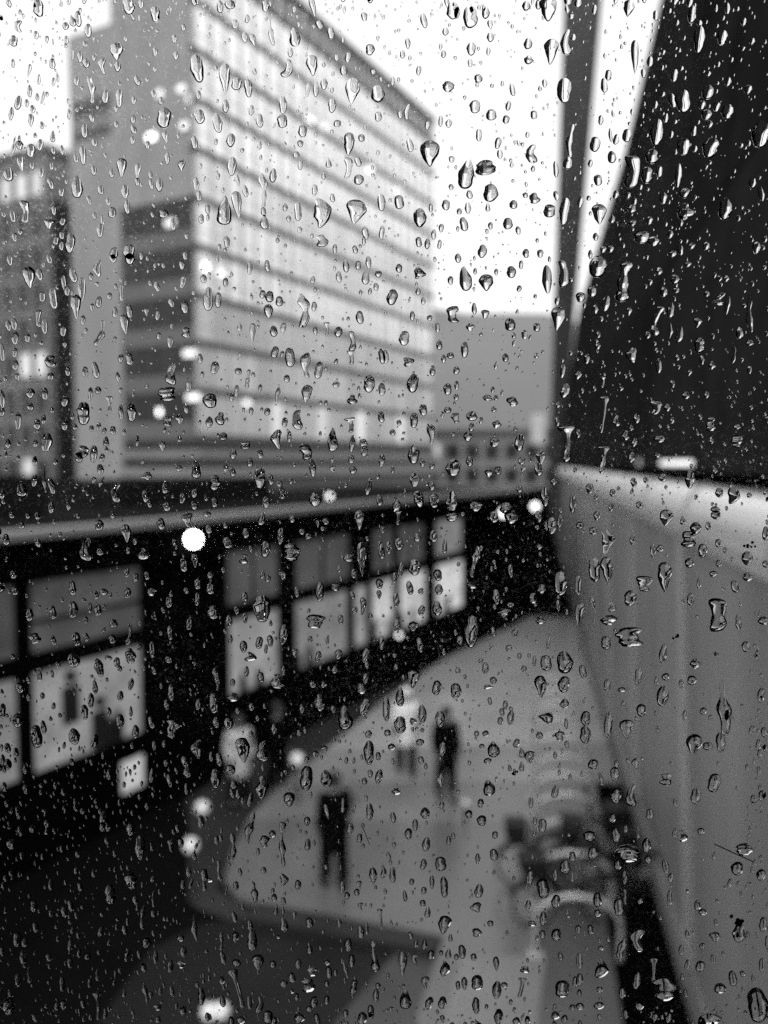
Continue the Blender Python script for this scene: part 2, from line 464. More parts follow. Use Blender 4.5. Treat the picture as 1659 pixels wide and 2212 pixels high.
# the row stands a little farther back than the survey line: move and size it together
KS = 1.068
shop.location = (SH.x * KS, SH.y * KS, EYE * (1 - KS)); shop.scale = (KS, KS, KS)
ew = thing('end_block', 'black unlit block closing the far end of the street', 'building', (0, 0, 0))
MB().hexa([(6.2, 36.0, 0), (8.30, 36.0, 0), (8.45, 38.2, 0), (6.2, 38.2, 0)], [(6.2, 36.0, 5.55), (7.0, 36.0, 5.55), (7.1, 38.2, 5.55), (6.2, 38.2, 5.55)]).build('wall', 'shop', ew)
MB().hexa([(6.1, 35.9, 5.553), (7.05, 35.9, 5.553), (7.15, 38.3, 5.553), (6.1, 38.3, 5.553)], [(6.1, 35.9, 5.7), (7.05, 35.9, 5.7), (7.15, 38.3, 5.7), (6.1, 38.3, 5.7)]).build('roof', 'slate', ew)
MB().box(6.7, 7.6, 35.95, 35.997, 0.0, 2.3).build('door', 'joint', ew)

# ================================================================== long building on the right
TILT = math.radians(9.97)
AW = math.pi / 2 - TILT                         # heading of its wall
WU = Vector((math.cos(AW), math.sin(AW), 0))
RB0 = Vector((1.985, 0, 0))
rb = thing('panel_building', 'dark building on the right with pale rounded ledge above grey metal panels', 'building', tuple(RB0), AW)
# local x runs down the street, local y points into the street
LR, LT = 37.5, 53.0                             # its foot ends sooner than its top: a raked end
lean = 0.035
MB().hexa([(1.2, -9, 0), (LR, -9, 0), (LR, -.14, 0), (1.2, -.14, 0)], [(1.2, -9, 6.0), (LT, -9, 6.0), (LT, .06, 6.0), (1.2, .06, 6.0)]).build('wall', 'joint', rb)
PW = 5.08; cs = math.cos(TILT)
xs_ = [1.2] + [10.0 / cs + PW * k for k in range(-1, 9)]
def pl(z): return lean * z - .12
def end_x(z): return LR + (LT - LR) * z / 6.0
for i in range(len(xs_) - 1):
    a, b = xs_[i] + .015, xs_[i + 1] - .015
    b0, b1 = min(b, end_x(.62)), min(b, end_x(6.1))
    a0, a1 = min(a, b0 - .02), a
    if a >= LT: continue
    MB().hexa([(a0, pl(.62) - .03, .62), (b0, pl(.62) - .03, .62), (b0, pl(.62) + .03, .62), (a0, pl(.62) + .03, .62)],
              [(a1, pl(6.1) - .03, 6.1), (b1, pl(6.1) - .03, 6.1), (b1, pl(6.1) + .03, 6.1), (a1, pl(6.1) + .03, 6.1)]).build('cladding_panel', 'panel', rb)
    if b < LR - .2 and i < len(xs_) - 1:
        MB().hexa([(b - .18, pl(.62) + .031, .62), (b + .20, pl(.62) + .031, .62), (b + .20, pl(.62) + .09, .62), (b - .18, pl(.62) + .09, .62)],
                  [(b - .18, pl(6.0) + .031, 6.0), (b + .20, pl(6.0) + .031, 6.0), (b + .20, pl(6.0) + .09, 6.0), (b - .18, pl(6.0) + .09, 6.0)]).build('seam_strip', 'seam', rb)
        MB().hexa([(b - .66, pl(.62) + .031, .62), (b - .22, pl(.62) + .031, .62), (b - .22, pl(.62) + .036, .62), (b - .66, pl(.62) + .036, .62)],
                  [(b - .66, pl(6.0) + .031, 6.0), (b - .22, pl(6.0) + .031, 6.0), (b - .22, pl(6.0) + .036, 6.0), (b - .66, pl(6.0) + .036, 6.0)]).build('cover_strip', 'dark_panel', rb)
MB().box(1.2, LR, -.13, -.02, 0, .60).build('plinth', 'panel', rb)
# bull-nosed ledge, in lengths
prof = []
for k in range(17):
    a = -math.pi / 2 + math.pi * k / 16
    prof.append((-.05 + .36 * max(0, math.cos(a)) ** .8, 6.20 + .38 * math.sin(a)))
lx = [1.2] + [8.9 / cs + 3.3 * k for k in range(-2, 15)]
for i in range(len(lx) - 1):
    a, b = lx[i] + .01, min(lx[i + 1] - .012, LT + .1)
    if a >= LT or b <= a: continue
    vs = []
    ring = prof + [(-.9, prof[-1][1] + .05), (-.9, prof[0][1])]
    n = len(ring)
    for x in (a, b): vs += [(x, y, z) for y, z in ring]
    mb = MB().add(vs, [(j, n + j, n + (j + 1) % n, (j + 1) % n) for j in range(16)], True)
    mb.add(vs, [(j, n + j, n + (j + 1) % n, (j + 1) % n) for j in (16, 17, 18)])
    mb.add(vs, [tuple(range(n)), tuple(range(2 * n - 1, n - 1, -1))])
    mb.build('ledge_segment', 'coping', rb)
    if i > 0:
        band = [(.018 + (y + .05) * 1.04 - .05, 6.20 + (z - 6.20) * 1.05) for y, z in prof]
        m_ = len(band); vs = [(x, y, z) for x in (a - .05, a + .03) for y, z in band] + [(x, y, z) for x in (a - .05, a + .03) for y, z in prof]
        mb = MB().add(vs, [(j, m_ + j, m_ + j + 1, j + 1) for j in range(m_ - 1)] + [(j, j + 1, 2 * m_ + j + 1, 2 * m_ + j) for j in range(m_ - 1)] + [(m_ + j, 3 * m_ + j, 3 * m_ + j + 1, m_ + j + 1) for j in range(m_ - 1)], True)
        mb.build('joint_ring', 'seam', rb)
# dark wall of panels above the ledge, leaning back as it rises
PROF = [(6.45, .14), (7.96, .06), (15.5, -.72), (25.6, -3.50), (35.7, -5.70), (37.6, -6.15)]
def py_(z):
    for (z0_, y0_), (z1_, y1_) in zip(PROF, PROF[1:]):
        if z <= z1_: return y0_ + (y1_ - y0_) * (z - z0_) / (z1_ - z0_)
    return PROF[-1][1]
UE = LT - .4
vs = [(x, y - .06, z) for x in (1.2, UE) for z, y in PROF] + [(x, -18, z) for x in (1.2, UE) for z in (PROF[-1][0], PROF[0][0])]
k_ = len(PROF)
MB().add(vs, [(i, i + 1, k_ + i + 1, k_ + i) for i in range(k_ - 1)] + [tuple(range(k_)) + (2 * k_, 2 * k_ + 1), tuple(range(k_, 2 * k_))[::-1] + (2 * k_ + 3, 2 * k_ + 2)]
         + [(k_ - 1, 2 * k_, 2 * k_ + 2, 2 * k_ - 1)]).build('upper_wall', 'joint', rb)
for i in range(13):
    for k in range(10):
        a = 1.25 + i * 4.1; b = min(a + 4.06, UE + .02)
        z0_ = 6.70 + k * 3.1; z1_ = z0_ + 3.06
        if b - a < .3: continue
        y0_, y1_ = py_(z0_), py_(z1_)
        MB().hexa([(a, y0_ - .05, z0_), (b, y0_ - .05, z0_), (b, y0_ + .03, z0_), (a, y0_ + .03, z0_)],
                  [(a, y1_ - .05, z1_), (b, y1_ - .05, z1_), (b, y1_ + .03, z1_), (a, y1_ + .03, z1_)]).build('facade_panel', 'facade', rb)
# shade at its foot, laid as a black strip
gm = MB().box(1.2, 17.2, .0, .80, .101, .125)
go = gm.build('shade_strip', 'foot_shade', None, tuple(RB0)); go.rotation_euler = (0, 0, AW); struct(go, 'stuff')
go['label'] = 'dark painted shade strip along the foot of the grey panel wall'

# tube lamp and round lamp just above the ledge
def on_rb(px, off):
    r = (px - 829.5) / F
    o_ = RB0 + Vector((-WU.y, WU.x, 0)) * off
    return (r * o_.y - o_.x) / (WU.x - r * WU.y)
ta, tb = on_rb(1508, .12), on_rb(1430, .12)
tl = thing('tube_lamp', 'long glowing tube lamp above the white ledge on dark wall', 'lamp', tuple(RB0), AW)
MB().tube([(ta, .12, 6.79), (tb, .12, 6.79)], .045, 10).build('tube', 'tube', tl)
for t in (ta, tb): MB().box(t - .05, t + .05, -.03, .17, 6.72, 6.86).build('end_cap', 'joint', tl)
tr = on_rb(1385, .12)
rl = thing('round_lamp', 'small round glowing lamp beside the long tube lamp', 'lamp', tuple(RB0), AW)
MB().sphere((tr, .12, 6.79), .075).build('globe', 'bollard', rl)
MB().box(tr - .05, tr + .05, -.03, .08, 6.74, 6.84).build('bracket', 'joint', rl)

# leaning steel pylon beyond its far end
PY = 57.0
pb, pt = at(1193, 1000, PY), at(1263, -60, PY)
zt = pt.z
pm = MB().hexa([(pb.x - .30, PY - .3, 0), (pb.x + .10, PY - .3, 0), (pb.x + .10, PY + .3, 0), (pb.x - .30, PY + .3, 0)],
               [(pt.x - 1.25, PY - .3, zt), (pt.x + 1.25, PY - .3, zt), (pt.x + 1.25, PY + .3, zt), (pt.x - 1.25, PY + .3, zt)])
pyl = thing('pylon', 'tall dark steel pylon widening upward against the white sky', 'pylon', (0, 0, 0))
pm.build('mast', 'pylon', pyl)
MB().box(pb.x - .9, pb.x + .7, PY - .7, PY + .7, 0.0, .35).build('footing', 'concrete', pyl)


# ================================================================== people
def skinned(name, verts, edges, radii, root, m, parent=None, sub=2):
    me = bpy.data.meshes.new(name); me.from_pydata(verts, edges, []); me.update()
    o = bpy.data.objects.new(name, me); COL.objects.link(o)
    o.modifiers.new('skin', 'SKIN'); me.skin_vertices[0].data
    for i, r in enumerate(radii):
        rr = r if isinstance(r, tuple) else (r, r)
        me.skin_vertices[0].data[i].radius = rr
        me.skin_vertices[0].data[i].use_root = (i == root)
    s = o.modifiers.new('sub', 'SUBSURF'); s.levels = sub; s.render_levels = sub
    dg = bpy.context.evaluated_depsgraph_get()
    nm = bpy.data.meshes.new_from_object(o.evaluated_get(dg))
    o.modifiers.clear(); o.data = nm; bpy.data.meshes.remove(me)
    nm.polygons.foreach_set('use_smooth', [True] * len(nm.polygons))
    nm.materials.clear(); nm.materials.append(M[m])
    if parent: o.parent = parent
    return o


def person(loc, rz, label, coat, trousers, stride, arm=0.12, group='people walking in the street'):
    """A walking figure 1.72 m tall: body, hair, coat, trousers and shoes."""
    t = thing('person', label, 'person', loc, rz, group); t.scale = (1.10, 1.10, 1.08)
    s = stride
    V_ = [(0, 0, .95), (0, 0, 1.12), (0, .01, 1.30), (0, .01, 1.42), (0, .0, 1.49), (0, -.015, 1.56), (0, -.02, 1.64), (0, -.01, 1.69)]
    E = [(i, i + 1) for i in range(7)]
    R = [.13, .115, .125, (.12, .09), .05, (.075, .085), (.08, .09), .06]
    def add(p, r, par):
        V_.append(p); R.append(r); E.append((par, len(V_) - 1)); return len(V_) - 1
    for sd in (-1, 1):
        k = s * sd
        h = add((.09 * sd, 0, .90), .09, 0)
        kn = add((.095 * sd, -k * .45, .49 + abs(k) * .02), .062, h)
        an = add((.09 * sd, -k * .75 if k > 0 else -k * .95, .09 + (.07 if k < 0 else 0)), .042, kn)
        add((.095 * sd, (-k * .75 if k > 0 else -k * .95) - .15, .04 + (.02 if k < 0 else 0)), .032, an)
        sh = add((.17 * sd, .01, 1.40), .06, 3)
        el = add((.23 * sd, k * .35 + .03, 1.13), .042, sh)
        wr = add((.22 * sd, k * .45 - arm, .90), .028, el)
        pm = add((.22 * sd, k * .47 - arm - .02, .83), .030, wr)
        for q in range(4):
            f1 = add((.22 * sd + .012, k * .47 - arm - .045 + .018 * q, .785), .008, pm)
            add((.22 * sd + .004 * sd, k * .47 - arm - .045 + .018 * q, .745 - .008 * (q in (1, 2))), .007, f1)
        add((.20 * sd, k * .47 - arm - .065, .80), .009, pm)
    skinned('body', V_, E, R, 0, 'skin', t)
    # clothes over the same joints
    cv = [(0, 0, .52), (0, 0, 1.0), (0, .01, 1.25), (0, .01, 1.40), (0, .01, 1.475)]; ce = [(i, i + 1) for i in range(4)]; cr = [(.235, .23), (.205, .19), (.215, .175), (.17, .14), .07]
    for sd in (-1, 1):
        k = s * sd
        cv += [(.175 * sd, .01, 1.39), (.235 * sd, k * .35 + .03, 1.13), (.225 * sd, k * .44 - arm, .93)]
        n = len(cv); ce += [(3, n - 3), (n - 3, n - 2), (n - 2, n - 1)]; cr += [.085, .068, .05]
    skinned('coat', cv, ce, cr, 0, coat, t)
    tv = [(0, 0, .93)]; te = []; tr_ = [.15]
    for sd in (-1, 1):
        k = s * sd
        tv += [(.095 * sd, 0, .86), (.097 * sd, -k * .45, .49), (.092 * sd, -k * .74 if k > 0 else -k * .92, .13)]
        n = len(tv); te += [(0, n - 3), (n - 3, n - 2), (n - 2, n - 1)]; tr_ += [.125, .095, .08]
    skinned('trousers', tv, te, tr_, 0, trousers, t)
    MB().sphere((0, .012, 1.645), .105, 14, 10, 1.06).build('hair', 'hair' if coat != 'cloth_white' else coat, t)
    f = MB().sphere((0, -.10, 1.60), .018, 8, 6, 1.4)
    f.build('nose', 'skin', t)
    for sd in (-1, 1):
        MB().sphere((.03 * sd, -.088, 1.625), .011, 8, 6).build('eye', 'black', t)
        MB().sphere((.098 * sd, 0, 1.61), .022, 8, 6, 1.5).build('ear', 'skin', t)
        k = s * sd
        MB().tube([(.095 * sd, (-k * .75 if k > 0 else -k * .95) + .06, .055 + (.05 if k < 0 else 0)), (.095 * sd, (-k * .75 if k > 0 else -k * .95) - .17, .045 + (.02 if k < 0 else 0))], .05, 8).build('shoe', 'black', t)
    MB().box(-.028, .028, -.102, -.092, 1.563, 1.571).build('mouth', 'hair', t)
    return t


UP = 0.10
p1 = ground(722, 1932); person((p1.x, p1.y, UP), math.radians(205), 'person in dark coat with a pack walking nearest on the pavement', 'cloth_dark', 'cloth_dark', .15)
bp = MB(); bp.hexa([(-.17, .0, 0), (.17, .0, 0), (.16, -.26, .02), (-.16, -.26, .02)][::-1], [(-.15, .0, .50), (.15, .0, .50), (.12, -.17, .48), (-.12, -.17, .48)][::-1])
bt = thing('backpack', 'dark backpack on the nearest walking person', 'backpack', (p1.x + .20, p1.y + .02, UP + 1.0), math.radians(262))
bp.build('bag', 'cloth_dark', bt)
MB().tube([(-.10, .0, .42), (-.11, .10, .46), (-.11, .14, .30)], .018, 6).build('strap', 'cloth_dark', bt)
MB().box(-.09, .09, -.29, -.22, .06, .24).build('pocket', 'cloth_dark', bt)
p2 = ground(963, 1738); person((p2.x, p2.y, UP), math.radians(15), 'person in long dark coat standing further along the pavement', 'cloth_dark', 'cloth_dark', .10)
p3 = ground(877, 1682); person((p3.x, p3.y, UP), math.radians(190), 'person in white hooded coat and dark trousers beyond the others', 'cloth_white', 'cloth_dark', .22)

p4 = ground(517, 1746); person((p4.x, p4.y, .01), math.radians(30), 'person in pale coat standing by the shopfront at the pavement edge', 'pale_cloth', 'cloth_dark', .08)
p5 = ground(600, 1712); person((p5.x, p5.y, .01), math.radians(100), 'person in dark coat near the lamp where pavement meets shops', 'cloth_dark', 'cloth_dark', .2)

# ================================================================== bicycle stands and bicycles
def hoop_mesh():
    pts = [(-.56, 0, 0), (-.56, 0, .45)]
    for k in range(11):
        a = math.pi - math.pi * k / 10
        pts.append((.56 * math.cos(a), 0, .50 + .36 * math.sin(a)))
    pts += [(.56, 0, .45), (.56, 0, 0)]
    return pts
hoop = MB().tube(hoop_mesh(), .042, 8).mesh('hoop', 'steel')
foot = MB().box(-.10, .10, -.10, .10, 0, .02).mesh('base_plate', 'steel')
ORD = ['nearest', 'second', 'third', 'fourth', 'fifth', 'sixth', 'seventh', 'eighth', 'ninth', 'tenth', 'eleventh', 'twelfth']
stand_y = [10.9, 12.15, 13.3, 14.35, 15.3, 16.3, 17.5, 18.7, 19.9, 21.1, 22.4]
for i, y in enumerate(stand_y):
    x = 1.985 + .1757 * y - 1.28
    st = thing('bicycle_stand', f'{ORD[i]} pale steel hoop in the row of bicycle stands by the wall' if i else 'nearest pale steel hoop in the row of bicycle stands by the wall', 'bicycle stand', (x, y, UP), math.radians(-8), 'bicycle stands along the panel wall')
    link('hoop', hoop, st); link('base_plate', foot, st, (-.56, 0, 0)); link('base_plate', foot, st, (.56, 0, 0))


def bicycle(loc, rz, label):
    t = thing('bicycle', label, 'bicycle', loc, rz, 'parked bicycles')
    R_ = .34
    for x in (-.52, .52):
        ring = [(x + R_ * math.cos(a), 0, R_ + R_ * math.sin(a)) for a in np.linspace(0, 2 * math.pi, 28, endpoint=False)]
        w = MB().tube(ring, .022, 8, True).build('wheel', 'black', t)
        sp = MB()
        for a in np.linspace(0, math.pi, 7, endpoint=False):
            sp.tube([(x - .32 * math.cos(a), 0, R_ - .32 * math.sin(a)), (x + .32 * math.cos(a), 0, R_ + .32 * math.sin(a))], .004, 4)
        sp.tube([(x, -.05, R_), (x, .05, R_)], .03, 8)
        sp.build('spokes', 'steel', w)
        fen = [(x + .385 * math.cos(a), 0, R_ + .385 * math.sin(a)) for a in np.linspace(.3, 2.9, 10)]
        MB().tube(fen, .03, 6).build('mudguard', 'bike', t)
    fr = MB()
    bb, hd, st_, rear, frt = (-.08, 0, .30), (.36, 0, .82), (-.20, 0, .80), (-.52, 0, .34), (.52, 0, .34)
    for a, b, r in ((bb, hd, .025), (bb, st_, .022), (st_, (.35, 0, .86), .022), (bb, rear, .014), (st_, rear, .012), (hd, frt, .018), (hd, (.33, 0, 1.0), .018), (st_, (-.24, 0, .94), .016)):
        fr.tube([a, b], r, 6)
    fr.build('frame', 'bike', t)
    MB().tube([(.20, .28, 1.02), (.34, .16, 1.03), (.34, -.16, 1.03), (.20, -.28, 1.02)], .016, 6).build('handlebar', 'bike', t)
    MB().hexa([(-.40, -.09, .94), (-.10, -.025, .95), (-.10, .025, .95), (-.40, .09, .94)], [(-.40, -.08, 1.0), (-.10, -.02, .985), (-.10, .02, .985), (-.40, .08, 1.0)]).build('saddle', 'black', t)
    MB().tube([(-.08, -.10, .30), (.06, -.11, .20)], .012, 6).box(.02, .12, -.20, -.11, .19, .215).build('pedal', 'black', t)
    MB().tube([(-.08, .10, .30), (-.22, .11, .40)], .012, 6).box(-.27, -.17, .11, .20, .39, .415).build('pedal', 'black', t)
    MB().hexa([(.42, -.17, .80), (.72, -.17, .80), (.72, .17, .80), (.42, .17, .80)], [(.40, -.2, 1.05), (.76, -.2, 1.05), (.76, .2, 1.05), (.40, .2, 1.05)]).build('basket', 'black', t)
    return t
bicycle((2.65, 12.75, UP), math.radians(172), 'dark bicycle farthest left of the parked group by the wall')
bicycle((3.25, 13.30, UP), math.radians(15), 'dark bicycle farthest back in the parked group')
bicycle((3.55, 12.75, UP), math.radians(160), 'dark bicycle closest to the foot of the panel wall')
bicycle((2.70, 11.75, UP), math.radians(185), 'dark bicycle parked nearest, beside the first steel hoop')

# ================================================================== lamps and lit signs in the street
def post_lamp(px, py, h, label, r=.09, m_='bollard', zg=0.0):
    p = at(px, py, 10); d = p - Vector((0, 0, EYE)); q = Vector((0, 0, EYE)) + d * ((zg + h - EYE) / d.z)
    t = thing('bollard_lamp', label, 'lamp', (q.x, q.y, zg), 0, 'small glowing street lamps')
    MB().tube([(0, 0, 0), (0, 0, h - r * .8)], .035, 8).build('post', 'pylon', t)
    MB().sphere((0, 0, h), r).build('globe', m_, t)
post_lamp(437, 1745, .9, 'dim glowing bollard lamp on the dark road below the black pier', .12)
post_lamp(412, 1826, .9, 'dim glowing bollard lamp nearer than the one below black pier', .12)
post_lamp(642, 1640, 1.0, 'glowing bollard lamp where the pavement meets the shops', .13)
post_lamp(452, 2186, .5, 'left of two glowing lamps at the bottom edge', .10)
post_lamp(478, 2184, .5, 'right of two glowing lamps at the bottom edge', .10)
post_lamp(1006, 1734, .35, 'small pale ground lamp right of the standing dark coated person', .06, 'bollard', UP)


def shop_lamp(px, py, label, r, m_, off=-.55):
    t = t_of(px)
    p = (SH + U * t) * KS; Y = min(p.y - .5, 35.2)
    q = at(px, py, Y)
    o = thing('shop_lamp', label, 'lamp', tuple(q), A_ST, 'lamps along the shopfront')
    MB().sphere((0, 0, 0), r).build('globe', m_, o)
    MB().tube([(0, 0, 0), (.0, .12, .16), (0, .62, .20)], .018, 6).build('arm', 'joint', o)
shop_lamp(418, 1165, 'brightest round lamp over the broad black pier of the shops', .14, 'lamp_hot')
shop_lamp(1088, 1108, 'left of two round lamps at the unlit shop end', .16, 'lamp')
shop_lamp(1156, 1094, 'right of two round lamps at the unlit shop end', .15, 'lamp')
shop_lamp(862, 1372, 'small faint lamp low on the dark shop wall', .06, 'lamp')
shop_lamp(1190, 1136, 'tiny lamp near the grey panel wall at the shop end', .06, 'lamp')
shop_lamp(712, 1072, 'faint lamp on the pale shop cornice', .06, 'lamp')


def lit_sign(px, py, Y, w, h, label, leg=0.0, rz=A_ST, m_='sign'):
    q = at(px, py, Y)
    o = thing('lit_sign', label, 'sign', (q.x, q.y, q.z - h / 2), rz, 'lit signs')
    MB().box(-w / 2, w / 2, 0, .10, 0, h).build('case', 'joint', o)
    MB().box(-w / 2 + .03, w / 2 - .03, -.012, -.003, .03, h - .03).build('face', m_, o)
    if leg:
        for s in (-1, 1): MB().tube([(s * w * .35, .05, 0), (s * w * .35, .05, -leg)], .025, 6).build('leg', 'joint', o)
lit_sign(286, 1672, (SH + U * t_of(286)).y * KS - .12, .62, .66, 'small lit square sign low on the black shop wall')
lit_sign(1162, 926, 70, 1.2, 2.6, 'tall lit sign far away near the foot of the pylon', at(1162, 926, 70).z - 1.3, 0)


